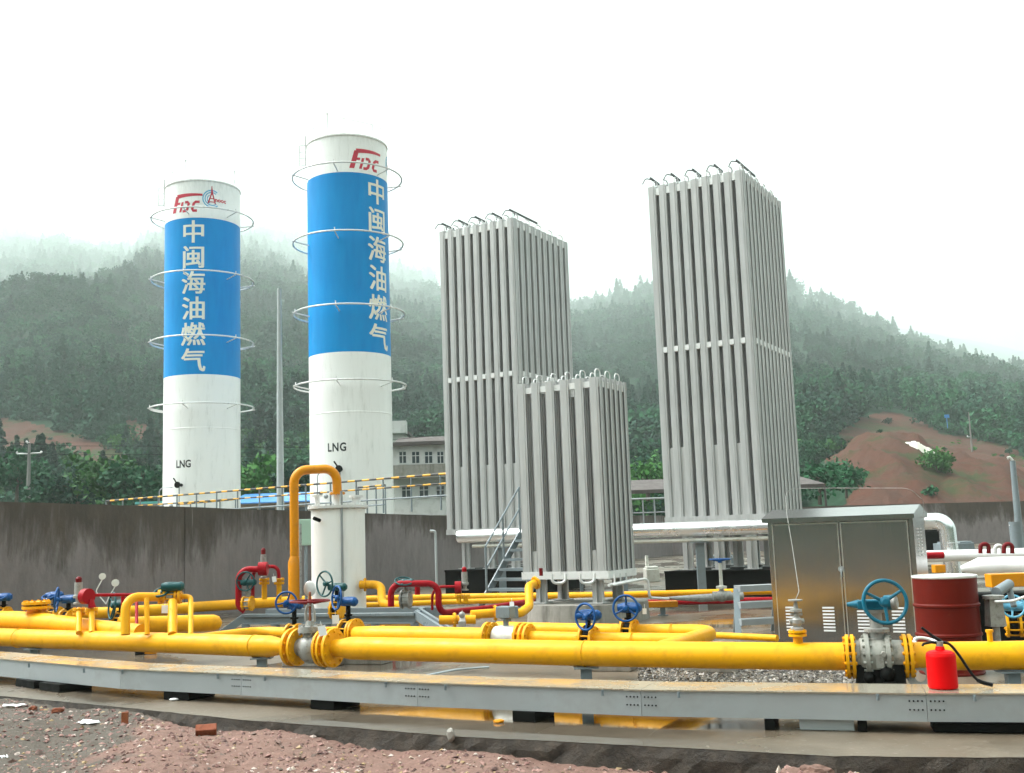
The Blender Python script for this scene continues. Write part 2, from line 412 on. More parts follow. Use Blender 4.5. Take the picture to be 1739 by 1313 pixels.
M_TARP = mat('cream_tarpaulin', (.7, .68, .58), .6, 0, paint((.72, .70, .60), (.3, .27, .2), .5, 1.5, .5))
M_PGREEN = mat('pale_green_panel', (.30, .45, .36), .45)
M_BRICK = mat('orange_brick', (.38, .09, .035), .8, 0, paint((.20, .045, .012), (.06, .025, .014), 1.0, 22, .8))
M_GAUGE = mat('gauge_glass', (.75, .75, .72), .15)

# ================================================================ ground
EDGE = [(-60, 1176), (0, 1182), (207, 1201), (414, 1223), (600, 1236), (774, 1251), (1160, 1270), (1415, 1284), (1739, 1287), (1800, 1288)]
ep = [gz(x, y, 0) for x, y in EDGE]
ep = [ep[0]+(ep[0]-ep[1])*12] + ep + [ep[-1]+(ep[-1]-ep[-2])*12]
fine = []
for a, b in zip(ep[:-1], ep[1:]):
    n = max(1, min(60, int((b-a).length/.12)))
    for k in range(n): fine.append(a.lerp(b, k/n)+V(0, random.uniform(-.012, .012), 0))
fine.append(ep[-1])
mb = MB(); n = len(fine)
mb.add([(p.x, p.y, 0) for p in fine]+[(62, 66, 0), (-45, 66, 0)], [tuple(range(n))+(n, n+1)])
part('yard_slab', mb, M_CONC); bpy.data.objects['yard_slab']['kind'] = 'structure'
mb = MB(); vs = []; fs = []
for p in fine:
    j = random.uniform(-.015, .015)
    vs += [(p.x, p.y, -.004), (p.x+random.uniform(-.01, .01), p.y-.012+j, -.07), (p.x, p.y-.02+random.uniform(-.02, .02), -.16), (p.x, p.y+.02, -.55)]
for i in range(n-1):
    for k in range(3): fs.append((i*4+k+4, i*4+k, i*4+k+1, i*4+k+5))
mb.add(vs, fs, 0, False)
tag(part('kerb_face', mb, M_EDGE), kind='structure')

def gravel_h(x, y):
    """lower ground in front of the slab; falls away to the right"""
    h = -.05-.05*max(0, min(1, (x+4.5)/3.5))-.15*max(0, min(1, (x+.5)/2.2))
    h += .03*math.sin(2.1*x+.7)*math.sin(1.7*y)+.02*math.sin(5.3*x+2*y)
    h += .31*math.exp(-(((x-1.66)/.40)**4+((y-6.28)/.27)**2))*(1+.12*math.sin(14*x+3*y))
    return h
gx = np.concatenate([np.linspace(-90, -9, 14), np.linspace(-8.6, 6.5, 300), np.linspace(7, 90, 14)])
gy = np.concatenate([np.linspace(-25, 4, 8), np.linspace(4.2, 12.5, 180), [14, 20, 40, 64, 90]])
vs = []; fs = []; nx = len(gx)
for j, y in enumerate(gy):
    for i, x in enumerate(gx):
        z = gravel_h(x, y)
        if -8.6 <= x <= 6.5 and 4.2 <= y <= 12.5: z += rng.normal(0, .007)
        if y > 12.6: z = -.35
        vs.append((x, y, z))
for j in range(len(gy)-1):
    for i in range(nx-1): fs.append((j*nx+i, j*nx+i+1, (j+1)*nx+i+1, (j+1)*nx+i))
o = link_mesh('ground', vs, fs, M_GRAV, sm=[True]*len(fs)); tag(o, kind='structure')

def stones(name, spots, m, smin, smax, flat=.6):
    vs = []; fs = []
    base = [(1, 0, 0), (-1, 0, 0), (0, 1, 0), (0, -1, 0), (0, 0, 1), (0, 0, -1)]
    ff = [(0, 2, 4), (2, 1, 4), (1, 3, 4), (3, 0, 4), (2, 0, 5), (1, 2, 5), (3, 1, 5), (0, 3, 5)]
    for (x, y, z) in spots:
        s_ = smin*(smax/smin)**(rng.random()**2.2); rot = Matrix.Rotation(rng.random()*6.3, 3, 'Z') @ Matrix.Rotation(rng.normal(0, .4), 3, 'X'); k = len(vs)
        for b in base:
            q = rot @ Vector((b[0]*s_*rng.uniform(.6, 1.2), b[1]*s_*rng.uniform(.6, 1.1), b[2]*s_*flat*rng.uniform(.6, 1.1)))
            vs.append((x+q.x, y+q.y, z+q.z))
        fs += [tuple(i+k for i in f) for f in ff]
    o = link_mesh(name, vs, fs, m); return tag(o, kind='stuff')
def edge_y(x):
    for a, b in zip(ep[:-1], ep[1:]):
        if a.x <= x <= b.x: return a.y+(b.y-a.y)*(x-a.x)/(b.x-a.x)
    return 12
sp = []
while len(sp) < 26000:
    y = 4.6+8*rng.random()**1.5; x = rng.uniform(-.52*y-.5, .5*y+.3)
    if y > edge_y(x)-.03: continue
    sp.append((x, y, gravel_h(x, y)+.002))
tag(stones('loose_gravel', sp, M_STONE, .006, .036), 'loose pink and grey gravel lying in front of the concrete kerb', 'gravel')
sp = []
while len(sp) < 5200:
    px = rng.uniform(1085, 1460); p = gz(px, rng.uniform(1112, 1172), 0)
    sp.append((p.x, p.y, .004))
tag(stones('wet_pebbles', sp, M_STONE2, .012, .042), 'wet grey pebbles strewn on the slab under the thick yellow pipe', 'gravel')

# rubble things
def rock(name, label, p, s, m, sub=2, sc=(1, 1, .7), cat='rock'):
    bm = bmesh.new(); bmesh.ops.create_icosphere(bm, subdivisions=sub, radius=s)
    for v in bm.verts: v.co = Vector((v.co.x*sc[0], v.co.y*sc[1], v.co.z*sc[2]))*random.uniform(.78, 1.12)
    me = bpy.data.meshes.new(name); bm.to_mesh(me); bm.free(); me.materials.append(m)
    o = bpy.data.objects.new(name, me); C.collection.objects.link(o); o.location = p+V(0, 0, s*sc[2]*.6); o.rotation_euler = (0, 0, random.random()*6)
    tag(o, label, cat); return o
def gpt(px, py):
    p = gz(px, py, -.1)
    for _ in range(3): p = gz(px, py, gravel_h(p.x, p.y))
    return p
rock('rock', 'purplish flat rock on top of the gravel heap at the lower right', V(1.60, 6.25, gravel_h(1.60, 6.25)-.02), .085, M_GRAV, 3, (1.3, .8, .6))
rock('rubble_lump', 'pale grey lump of mortar stuck on the kerb edge below the conveyor-like steel trough', gz(766, 1256, -.02), .045, M_PED, 2, (1, .7, 1.2), 'mortar lump')
bpy.data.objects['rubble_lump']['label'] = 'pale grey lump of mortar stuck to the front edge of the slab'
def brick(px, py, label, rz, m=M_BRICK, sz=(.24, .115, .055), rx=.1):
    p = gpt(px, py); mb = MB(Matrix.Translation(p+V(0, 0, sz[2]*.5)) @ Matrix.Rotation(rz, 4, 'Z') @ Matrix.Rotation(rx, 4, 'X'))
    mb.box((0, 0, 0), sz); return tag(part('brick', mb, m, bevel=.006), label, 'brick')
brick(350, 1249, 'broken orange brick leaning against the muddy slab edge', .25, sz=(.17, .09, .075), rx=.45)
rock('rubble_lump', 'rusty orange lump of brick rubble in the dirt right of the short rusty stake', gpt(98, 1211), .055, M_BRICK, 2, (1.5, .8, .6), 'rubble')
rock('rubble_lump', 'dull orange rubble lump at the foot of the slab, left of the short rusty stake', gpt(56, 1206), .045, M_BRICK, 2, (1.4, .9, .6), 'rubble')
def scrap(px, py, label, w, dpt, rz, m=M_WHT):
    p = gpt(px, py)+V(0, 0, .012); mb = MB(Matrix.Translation(p) @ Matrix.Rotation(rz, 4, 'Z'))
    nn = 8; vs = []; fs = []
    for j in range(4):
        for i in range(nn): vs.append(((i/(nn-1)-.5)*w, (j/3-.5)*dpt*(1-.4*abs(i/(nn-1)-.5)), random.uniform(0, .022)))
    for j in range(3):
        for i in range(nn-1): fs.append((j*nn+i, j*nn+i+1, (j+1)*nn+i+1, (j+1)*nn+i))
    mb.add(vs, fs, 0, True); o = part('plastic_scrap', mb, m); md = o.modifiers.new('thick', 'SOLIDIFY'); md.thickness = .004
    return tag(o, label, 'plastic scrap')
scrap(24, 1201, 'crumpled white plastic strip beside the slab at the far left', .22, .09, -.2)
scrap(150, 1230, 'white plastic scrap lying on the gravel between stake and grey patch', .22, .1, -.5)
scrap(6, 1290, 'small white scrap at the lower left corner of the gravel', .06, .05, .5)
for px, y0, y1, lab in ((212, 1196, 1229, 'rusty square stake driven in at the slab edge'), (73, 1187, 1207, 'short rusty stake against the slab edge near the orange bricks')):
    a = gpt(px, y1); a.z -= .1; top = EYE-(y0-922)/FPX*a.y; mb = MB(); mb.bar(a, V(a.x, a.y, top), .055, .03)
    tag(part('steel_stake', mb, M_RUST, bevel=.004), lab, 'stake')
mb = MB(); p = gz(298, 1189, 0); mb.ball((p.x, p.y-.05, .014), .03, 12, 8, 0, (1.5, .8, .45)); tag(part('white_stone', mb, M_WHT), 'small white stone on the slab beside a black support block', 'stone')

# hills --------------------------------------------------------------
# terrain profile along each viewing column: (distance, image row of the bare ground there)
COLS = [(-500, ((200, 745), (330, 600), (456, 470), (729, 500), (3972, 300))),
        (0, ((200, 742), (330, 575), (456, 452), (729, 500), (3972, 326))),
        (60, ((200, 740), (330, 570), (456, 442), (729, 495), (3972, 350))),
        (150, ((200, 740), (330, 572), (475, 454), (776, 485), (3972, 378))),
        (212, ((200, 740), (350, 590), (517, 452), (964, 440), (3972, 392))),
        (245, ((200, 740), (350, 595), (611, 455), (1340, 402), (3972, 385))),
        (340, ((200, 740), (350, 605), (682, 475), (1622, 402), (3972, 340))),
        (430, ((200, 740), (350, 605), (682, 485), (1622, 415), (3972, 362))),
        (500, ((200, 742), (350, 612), (682, 505), (1528, 445), (3737, 402))),
        (600, ((200, 750), (350, 630), (756, 530), (1939, 485), (3267, 443))),
        (680, ((200, 762), (350, 662), (702, 560), (1657, 500), (3800, 460))),
        (745, ((200, 765), (350, 672), (676, 575), (1375, 525), (3800, 490))),
        (850, ((200, 770), (350, 690), (676, 600), (1234, 555), (2774, 538))),
        (975, ((200, 772), (350, 690), (622, 612), (1164, 555), (2022, 528))),
        (1050, ((200, 772), (350, 690), (622, 602), (1164, 540), (1928, 512))),
        (1110, ((200, 772), (350, 690), (622, 590), (1164, 516), (1834, 488))),
        (1220, ((200, 760), (350, 670), (622, 570), (1093, 500), (1740, 464))),
        (1340, ((200, 735), (350, 645), (622, 562), (1057, 512), (1646, 486))),
        (1400, ((200, 735), (350, 645), (622, 572), (1023, 525), (1646, 508))),
        (1500, ((200, 742), (350, 655), (594, 592), (952, 555), (1552, 538))),
        (1600, ((200, 752), (350, 665), (568, 618), (916, 592), (1458, 580))),
        (1740, ((200, 762), (350, 682), (568, 645), (916, 625), (1410, 612))),
        (2300, ((200, 775), (350, 700), (568, 670), (916, 655), (1410, 645)))]
FAR = [(-500, 330), (0, 330), (500, 440), (740, 490), (975, 548), (1200, 540), (1340, 520), (1500, 540), (1640, 552), (1740, 568), (2300, 580)]
def hor(px): return 901-.035*(px-870)
def elev(px, y): return (hor(px)-y)/FPX/math.sqrt(1+((px-870)/FPX)**2)*1.0
def column(px):
    i = 0
    while i < len(COLS)-2 and COLS[i+1][0] < px: i += 1
    (a, A), (b, B) = COLS[i], COLS[i+1]; t = min(1, max(0, (px-a)/(b-a)))
    L = [(100, 1.0)]
    for (d0, y0), (d1, y1) in zip(A, B):
        d = d0+(d1-d0)*t; L.append((d, elev(px, y0+(y1-y0)*t)*d+EYE))
    if L[-1][0] < 3200: L.append((L[-1][0]*1.35, L[-1][1]*1.1)); L.append((4400, elev(px, interp(px, FAR))*4300+EYE))
    else: L.append((5200, L[-1][1]*1.03))
    return L
_nx = rng.uniform(0, 100, 40)
def bumps(x, y):
    return (math.sin(x*.031+y*.017+1)+math.sin(x*.013-y*.027+2.5)+.6*math.sin(x*.071+y*.05)+.5*math.sin(-x*.06+y*.083+4))*.32
def mound(px, d):
    """bare red cut bank right of the tall vaporizer, with a bench on its shoulder"""
    top = interp(px, [(1250, 870), (1340, 800), (1400, 756), (1450, 715), (1510, 698), (1560, 712), (1600, 740), (1650, 745), (1700, 752), (1745, 780), (1830, 800), (1950, 850)])
    D0, D1 = 88, 140
    E = elev(px, top)*D1+EYE-1
    t = (d-D0)/(D1-D0)
    if t < 0: return 0
    if t <= 1: return max(0, E)*(t**.8)
    return max(0, E*(1-(t-1)*.9))
def terrain(px, d, L=None):
    x = (px-870)/FPX*d; L = L or column(px)
    if d < 100: z = max(0, d-64)/36
    else:
        z = interp(d, L); nxt = L[1][0]
        z += bumps(x, d)*min(5, max(0, (d-150)*.02))
        k = d/1500
        z += (math.sin(x*.009/k**.5+1.3)*math.sin(d*.006/k**.5+x*.004)+.5*math.sin(x*.023/k**.5+d*.011/k**.5))*8*min(6, k)*(1 if d > 600 else 0)
    if px > 1240 and d < 210: z = max(z, mound(px, d))
    return z
def poly_in(x, y, P):
    c = False; j = len(P)-1
    for i in range(len(P)):
        if (P[i][1] > y) != (P[j][1] > y) and x < (P[j][0]-P[i][0])*(y-P[i][1])/(P[j][1]-P[i][1])+P[i][0]: c = not c
        j = i
    return c
BARE = [[(-60, 700), (30, 712), (120, 735), (200, 765), (280, 800), (280, 838), (200, 812), (140, 800), (60, 785), (-60, 800)],
        [(188, 700), (215, 708), (280, 738), (280, 772), (215, 755)], [(-60, 800), (50, 830), (50, 860), (-60, 860)],
        [(1335, 785), (1400, 755), (1452, 712), (1505, 697), (1555, 708), (1600, 738), (1660, 745), (1715, 758), (1760, 790), (1850, 800), (1850, 870), (1420, 880), (1450, 835), (1465, 800), (1400, 778)]]
def to_px(x, y, z):
    c = cam.matrix_world.inverted() @ Vector((x, y, z)); return 869.5+c.x/-c.z*FPX, 656.5-c.y/-c.z*FPX
CMI = cam.matrix_world.inverted()
pxs = np.linspace(-420, 2160, 330)
ds = np.concatenate([np.linspace(64, 220, 70), np.geomspace(225, 5100, 180)])
vs = []; ea = []; PXY = {}
CL = [column(px) for px in pxs]
for j, d in enumerate(ds):
    for i, px in enumerate(pxs):
        x = (px-870)/FPX*d; z = terrain(px, d, CL[i]) + (rng.normal(0, .12) if d > 80 else 0) - (.75*abs(math.sin(x*.55+.5*math.sin(d*.2)+.3*math.sin(x*.2)))*min(1, max(0, (d-90)/12)) if px > 1300 and d < 200 else 0)
        if d < 66: z = -.4
        vs.append((x, d, z)); c = CMI @ Vector((x, d, z)); qx, qy = 869.5+c.x/-c.z*FPX, 656.5-c.y/-c.z*FPX
        ea.append(1.0 if d < 330 and any(poly_in(qx, qy, P) for P in BARE) else 0.0)
nx = len(pxs); fs = []
for j in range(len(ds)-1):
    for i in range(nx-1): fs.append((j*nx+i, j*nx+i+1, (j+1)*nx+i+1, (j+1)*nx+i))
o = link_mesh('hills', vs, fs, M_HILL, sm=[True]*len(fs)); tag(o, kind='structure')
at_ = o.data.attributes.new('earth', 'FLOAT', 'POINT'); at_.data.foreach_set('value', ea)
EA = np.array(ea).reshape(len(ds), nx)

vs = []; fs = []
for j in range(26):
    for i in range(81):
        a = R(100+160*i/80); r_ = 60*(30**(j/25)); z = -.6+max(0, (r_-75))*.42*(1-.25*min(1, r_/1500))*(1+.16*math.sin(a*5)+.07*math.sin(a*13+j*.4)); vs.append((math.sin(a)*r_, math.cos(a)*r_, z+rng.normal(0, 1)*min(3, r_*.01)))
for j in range(25):
    for i in range(80): fs.append((j*81+i+1, j*81+i, (j+1)*81+i, (j+1)*81+i+1))
o = link_mesh('terrain', vs, fs, M_HILL, sm=[True]*len(fs)); tag(o, kind='structure')

# foliage builders ---------------------------------------------------
def leaf_cloud(cen, rad, n, size, squash=1.0, cone=False):
    """n small irregular leaf-clump faces spread through a volume; returns verts, faces arrays"""
    u = rng.normal(size=(n, 3)); u /= np.linalg.norm(u, axis=1)[:, None]
    r = rng.random(n)**.45
    if cone:
        h = rng.random(n)**1.35; ang = rng.random(n)*6.283; rr = (1-h)*(.55+.45*rng.random(n))*(1+.25*np.sin(h*34))
        P = np.stack([np.cos(ang)*rr*rad[0], np.sin(ang)*rr*rad[1], (h*2-1)*rad[2]], 1)
    else: P = u*r[:, None]*np.array(rad)
    P += np.array(cen)
    a = rng.normal(size=(n, 3)); a /= np.linalg.norm(a, axis=1)[:, None]; b = rng.normal(size=(n, 3)); b -= a*(a*b).sum(1)[:, None]; b /= np.linalg.norm(b, axis=1)[:, None]
    s_ = size*(.5+rng.random(n))[:, None]
    q = np.stack([P-a*s_-b*s_*.35, P+b*s_*-.9+a*s_*.1, P+a*s_+b*s_*.3, P+b*s_*.85], 1)
    return q.reshape(-1, 3)
def quad_mesh(name, V_, m):
    n = len(V_)//4; me = bpy.data.meshes.new(name); me.vertices.add(n*4); me.vertices.foreach_set('co', V_.astype(np.float32).ravel())
    me.loops.add(n*4); me.loops.foreach_set('vertex_index', np.arange(n*4, dtype=np.int32)); me.polygons.add(n)
    me.polygons.foreach_set('loop_start', np.arange(0, n*4, 4, dtype=np.int32)); me.update(calc_edges=True); me.materials.append(m); return me
def crown_broad(h, w, n, size):
    L = []
    k = 9
    for i in range(k):
        a = rng.random()*6.28; rr = rng.random()**.6*w*.55; z = h*(.35+.55*rng.random())
        s_ = w*rng.uniform(.3, .5)*(1.15-.5*abs(z/h-.5))
        L.append(leaf_cloud((math.cos(a)*rr, math.sin(a)*rr, z), (s_, s_, s_*.75), n//k, size))
    return np.concatenate(L)
def crown_cone(h, w, n, size):
    return np.concatenate([leaf_cloud((0, 0, h*.55), (w*.62, w*.62, h*.47), n, size, cone=True), leaf_cloud((0, 0, h*.35), (w*.4, w*.4, h*.2), n//5, size)])
protos = bpy.data.collections.new('tree_shapes')
for k in range(9):
    if k < 3: v_ = crown_cone(9.5, 4.6, 330, .42); m = M_LEAFD
    elif k < 7: v_ = crown_broad(7.0, 6.4, 420, .44); m = (M_LEAFD, M_LEAFM, M_LEAFD, M_LEAFM)[k-3]
    else: v_ = crown_broad(5, 5.5, 360, .38); m = M_LEAFB if k == 8 else M_LEAFM
    po = bpy.data.objects.new('tree_shape_%d' % k, quad_mesh('crown', v_, m)); protos.objects.link(po)
def scatter(name, pts, rots, scs, idx, label, cat):
    me = bpy.data.meshes.new(name); me.vertices.add(len(pts)); me.vertices.foreach_set('co', np.array(pts, np.float32).ravel()); me.update()
    for nm, arr, ty in (('rotz', rots, 'FLOAT'), ('scl', scs, 'FLOAT'), ('pick', idx, 'INT')):
        a = me.attributes.new(nm, ty, 'POINT'); a.data.foreach_set('value', arr)
    o = bpy.data.objects.new(name, me); C.collection.objects.link(o); tag(o, label, cat, kind='stuff')
    g = bpy.data.node_groups.new(name, 'GeometryNodeTree'); g.interface.new_socket('Geometry', in_out='INPUT', socket_type='NodeSocketGeometry'); g.interface.new_socket('Geometry', in_out='OUTPUT', socket_type='NodeSocketGeometry')
    N = g.nodes; gi, go = N.new('NodeGroupInput'), N.new('NodeGroupOutput')
    ip = N.new('GeometryNodeInstanceOnPoints'); ci = N.new('GeometryNodeCollectionInfo'); ci.inputs[0].default_value = protos
    ci.inputs['Separate Children'].default_value = True; ci.inputs['Reset Children'].default_value = True
    def na(nm, ty):
        x = N.new('GeometryNodeInputNamedAttribute'); x.data_type = ty; x.inputs[0].default_value = nm; return x.outputs[0]
    cx = N.new('ShaderNodeCombineXYZ'); g.links.new(na('rotz', 'FLOAT'), cx.inputs[2])
    er = N.new('FunctionNodeEulerToRotation'); g.links.new(cx.outputs[0], er.inputs[0])
    g.links.new(gi.outputs[0], ip.inputs['Points']); g.links.new(ci.outputs[0], ip.inputs['Instance']); ip.inputs['Pick Instance'].default_value = True
    g.links.new(na('pick', 'INT'), ip.inputs['Instance Index']); g.links.new(er.outputs[0], ip.inputs['Rotation']); g.links.new(na('scl', 'FLOAT'), ip.inputs['Scale'])
    g.links.new(ip.outputs[0], go.inputs[0])
    md = o.modifiers.new('scatter', 'NODES'); md.node_group = g; return o
def earth_at(px, d):
    i = int(round((px-pxs[0])/(pxs[1]-pxs[0]))); j = int(np.searchsorted(ds, d)); return EA[min(j, len(ds)-1)][max(0, min(nx-1, i))]
pts, rots, scs, idx = [], [], [], []
cnt = 0
while cnt < 17000:
    d = 104*(42**rng.random()**1.15) if rng.random() < .72 else math.sqrt(rng.uniform(104**2, 1000**2)); px = rng.uniform(-180, 1950)
    if px > 800 and d > 2600: continue
    if earth_at(px, d) > .5 and rng.random() > .14: continue
    if px > 1330 and d < 150 and rng.random() > .05: continue
    x = (px-870)/FPX*d; z = terrain(px, d)
    k = rng.random(); n_ = math.sin(x*.02+1)*math.cos(d*.017)+rng.normal(0, .5)
    ty = int(rng.integers(0, 3)) if n_ > .1 else int(rng.integers(3, 7))
    if d < 190 and rng.random() < .55: ty = int(rng.integers(7, 9))
    s_ = (.45+.75*rng.random()**1.6)*(.62 if d < 200 else .85 if d < 500 else min(6, max(.85, d/560))) * (1.3 if rng.random() < .05 else 1)
    if earth_at(px, d) > .5: s_ *= .2; ty = 8 if rng.random() < .5 else 5
    pts.append((x, d, z-.4)); rots.append(rng.random()*6.28); scs.append(s_); idx.append(ty); cnt += 1
scatter('forest', pts, rots, scs, idx, 'dense misty forest covering the hillsides behind the gas station', 'forest')

def tree(px, py, d, h, w, label, m=M_LEAFM, cone=False, name='tree', n=None, size=.16, group=None):
    p = at(px, py, d)
    if name == 'shrub' and px > 1500: p.z = terrain(px, d)-h*.38
    th = thing(name, label, 'shrub' if name == 'shrub' else 'tree', p, group)
    n = n or int(1500*h*w/16)
    v_ = (crown_cone if cone else crown_broad)(h, w, n, size)
    o = bpy.data.objects.new('crown', quad_mesh('crown', v_, m)); C.collection.objects.link(o); o.parent = th
    mb = MB(); q = V(0, 0, -.4)+p
    mb.tube([q, p+V(.05, 0, h*.35), p+V(-.05, .1, h*.7), p+V(0, 0, h*.9)], [w*.05, w*.035, w*.02, w*.006], 7)
    for k in range(5):
        a = k*1.3; mb.tube([p+V(0, 0, h*(.25+.1*k)), p+V(math.cos(a)*w*.3, math.sin(a)*w*.3, h*(.45+.1*k))], [w*.02, w*.006], 5)
    part('trunk', mb, M_BARK, th); return th
tree(430, 868, 66, 3.3, 2.6, 'rounded green tree between the two storage tanks, beside the tall grey mast', M_LEAFB)
tree(185, 872, 72, 3.6, 3.4, 'bright green bushy tree above the stained wall, left of the shorter tank', M_LEAFB)
tree(240, 872, 70, 3.0, 3.2, 'mid green bushy tree touching the left side of the shorter tank', M_LEAFM)
tree(130, 874, 76, 2.8, 3.6, 'low dark bushy tree behind the wall between utility pole and bright green tree', M_LEAFD)
tree(28, 850, 84, 4.0, 2.9, 'small round tree left of the utility pole on the red slope', M_LEAFM)
tree(88, 872, 76, 1.9, 2.4, 'low green shrub just above the wall right of the utility pole', M_LEAFM, name='shrub')
tree(1100, 842, 86, 2.6, 3.6, 'bright green tree seen between the small and the tall right vaporizer', M_LEAFB)
tree(1392, 848, 80, 2.3, 3.2, 'dark leafy tree at the foot of the red bank right of the tallest vaporizer', M_LEAFM)
tree(1437, 838, 88, 2.2, 2.6, 'green tree on the red bank, next right of the dark leafy tree', M_LEAFM)
tree(1590, 790, 116, 3.4, 3.0, 'single green bush standing on the bare red bank below the cream tarpaulin', M_LEAFB, name='shrub')
tree(1576, 826, 100, .9, 1.1, 'tiny green shrub low on the bare red bank', M_LEAFM, name='shrub', n=150)
tree(1049, 520, 1450, 38, 14, 'tall lone conifer on the misty ridge between the two tall vaporizers', M_LEAFD, True, size=1.1, n=3000)
tree(1343, 495, 1250, 26, 13, 'dark conifer on the ridge just right of the tallest vaporizer', M_LEAFD, True, size=.8, n=2600)

# ---------------------------------------------------------------- walls
def wall_thing(name, label, pts, h, thick, m, z0=-.4):
    th = thing(name, label, 'wall', V(pts[0][0], pts[0][1], 0))
    for i in range(len(pts)-1):
        a, b = Vector(pts[i][:2]), Vector(pts[i+1][:2]); ha, hb = h[i], h[i+1]; dn = (b-a).normalized(); nrm = Vector((dn.y, -dn.x)); k = max(2, int((b-a).length/.5))
        mb = MB(); vs = []
        for j in range(k+1):
            p = a.lerp(b, j/k); z = ha+(hb-ha)*j/k+random.uniform(-.006, .006)
            q = p-nrm*thick; vs += [(p.x, p.y, z0), (p.x, p.y, z), (q.x, q.y, z), (q.x, q.y, z0)]
        fs = [(4*j+s_, 4*j+4+s_, 4*j+4+(s_+1) % 4, 4*j+(s_+1) % 4) for j in range(k) for s_ in range(4)]
        mb.add(vs, [f[::-1] for f in fs]+[(0, 1, 2, 3), (4*k+3, 4*k+2, 4*k+1, 4*k)])
        part('wall_panel', mb, m, th)
    return th
wL = at(-160, 850, 15.2); w0 = at(0, 852, 17); w1 = at(315, 861, 22); w2 = at(760, 876, 33); w3 = (8.0, 56.5)
wall_thing('retaining_wall', 'long stained grey brown wall behind the yellow pipes at left', [wL, w0, w1-V(.02, 0, 0)], [wL.z, w0.z, w1.z], .3, M_WALL)
wall_thing('perimeter_wall', 'rain streaked rendered wall running back behind the white pot and vaporizers', [w1, w2, w3], [w1.z, w2.z, 2.0], .3, M_WALL)
b0, b1 = at(1380, 860, 57), at(1900, 850, 57)
wall_thing('back_wall', 'low brownish wall across the yard below the red bank at right', [(8.0, 57), (b0.x, 57), (b1.x+10, 57)], [2.0, b0.z, b1.z], .3, M_WALL)

# ---------------------------------------------------------------- lng tanks
def ribbon(bm, pts, w):
    """flat stroke in 2d; w number or list"""
    pts = [Vector(p) for p in pts]; n = len(pts); ws = w if isinstance(w, list) else [w]*n; L = []
    for i in range(n):
        t = (pts[min(i+1, n-1)]-pts[max(i-1, 0)]).normalized(); nn = Vector((-t.y, t.x))
        L.append((bm.verts.new((pts[i]+nn*ws[i]/2).to_3d()), bm.verts.new((pts[i]-nn*ws[i]/2).to_3d())))
    for a, b in zip(L[:-1], L[1:]): bm.faces.new((a[0], a[1], b[1], b[0]))
def poly2(bm, pts): bm.faces.new([bm.verts.new((x, y, 0)) for x, y in pts])
def text_bm(s_, size, off=0.0, sx=1.0, space=1.0):
    cu = bpy.data.curves.new('lettering', 'FONT'); cu.body = s_; cu.size = size; cu.offset = off; cu.align_x = 'CENTER'; cu.align_y = 'CENTER'; cu.space_character = space; cu.resolution_u = 3
    to = bpy.data.objects.new('lettering', cu); C.collection.objects.link(to); bpy.context.view_layer.update()
    me = bpy.data.meshes.new_from_object(to.evaluated_get(bpy.context.evaluated_depsgraph_get())); bpy.data.objects.remove(to)
    bm = bmesh.new(); bm.from_mesh(me); bpy.data.meshes.remove(me)
    xs = [v.co.x for v in bm.verts]; cx = (min(xs)+max(xs))/2; ys = [v.co.y for v in bm.verts]; cy = (min(ys)+max(ys))/2
    for v in bm.verts: v.co.x = (v.co.x-cx)*sx; v.co.y -= cy
    return bm
def wrap(bm, name, m, th, cen, rad, ang, z, lift=.006):
    """bend flat 2d shapes round a vertical cylinder; ang measured from the side facing the camera"""
    xs = [v.co.x for v in bm.verts]; k = min(xs)
    while k < max(xs):
        bmesh.ops.bisect_plane(bm, geom=bm.verts[:]+bm.edges[:]+bm.faces[:], plane_co=(k, 0, 0), plane_no=(1, 0, 0)); k += .1
    f0 = math.atan2(-cen.y, -cen.x); MR = ROOT[th.name].inverted()
    for v in bm.verts:
        a = f0+ang+v.co.x/rad; rr = rad+lift+v.co.z
        v.co = MR @ Vector((cen.x+rr*math.cos(a), cen.y+rr*math.sin(a), z+v.co.y))
    bmesh.ops.recalc_face_normals(bm, faces=bm.faces[:])
    me = bpy.data.meshes.new(name); bm.to_mesh(me); bm.free(); me.materials.append(m)
    o = bpy.data.objects.new(name, me); C.collection.objects.link(o); o.parent = th; ROOT[o.name] = ROOT[th.name]; return o
def company_mark():
    bm = bmesh.new(); sh = lambda x, y: (x+y*.28, y)
    poly2(bm, [sh(0, 0), sh(.25, 0), sh(.25, .95), sh(0, .95)])
    N = 10; vs = []
    ribbon(bm, [sh(.1+1.5*i/N, .93+.06*math.sin(i/N*2.2)) for i in range(N+1)], [.24*(1-.5*i/N) for i in range(N+1)])
    poly2(bm, [sh(.19, .45), sh(.42, .45), sh(.42, .58), sh(.19, .58)])
    poly2(bm, [sh(.50, 0), sh(.64, 0), sh(.64, .58), sh(.50, .58)])
    ribbon(bm, [sh(.72, .56), sh(.88, .56), sh(.97, .48), sh(.97, .12), sh(.88, .04), sh(.72, .04)], .15)
    ribbon(bm, [sh(1.56, .56), sh(1.34, .56), sh(1.26, .46), sh(1.26, .14), sh(1.34, .04), sh(1.56, .04)], .15)
    for v in bm.verts: v.co.x = (v.co.x-.85)*.80; v.co.y = (v.co.y-.5)*.80
    return bm
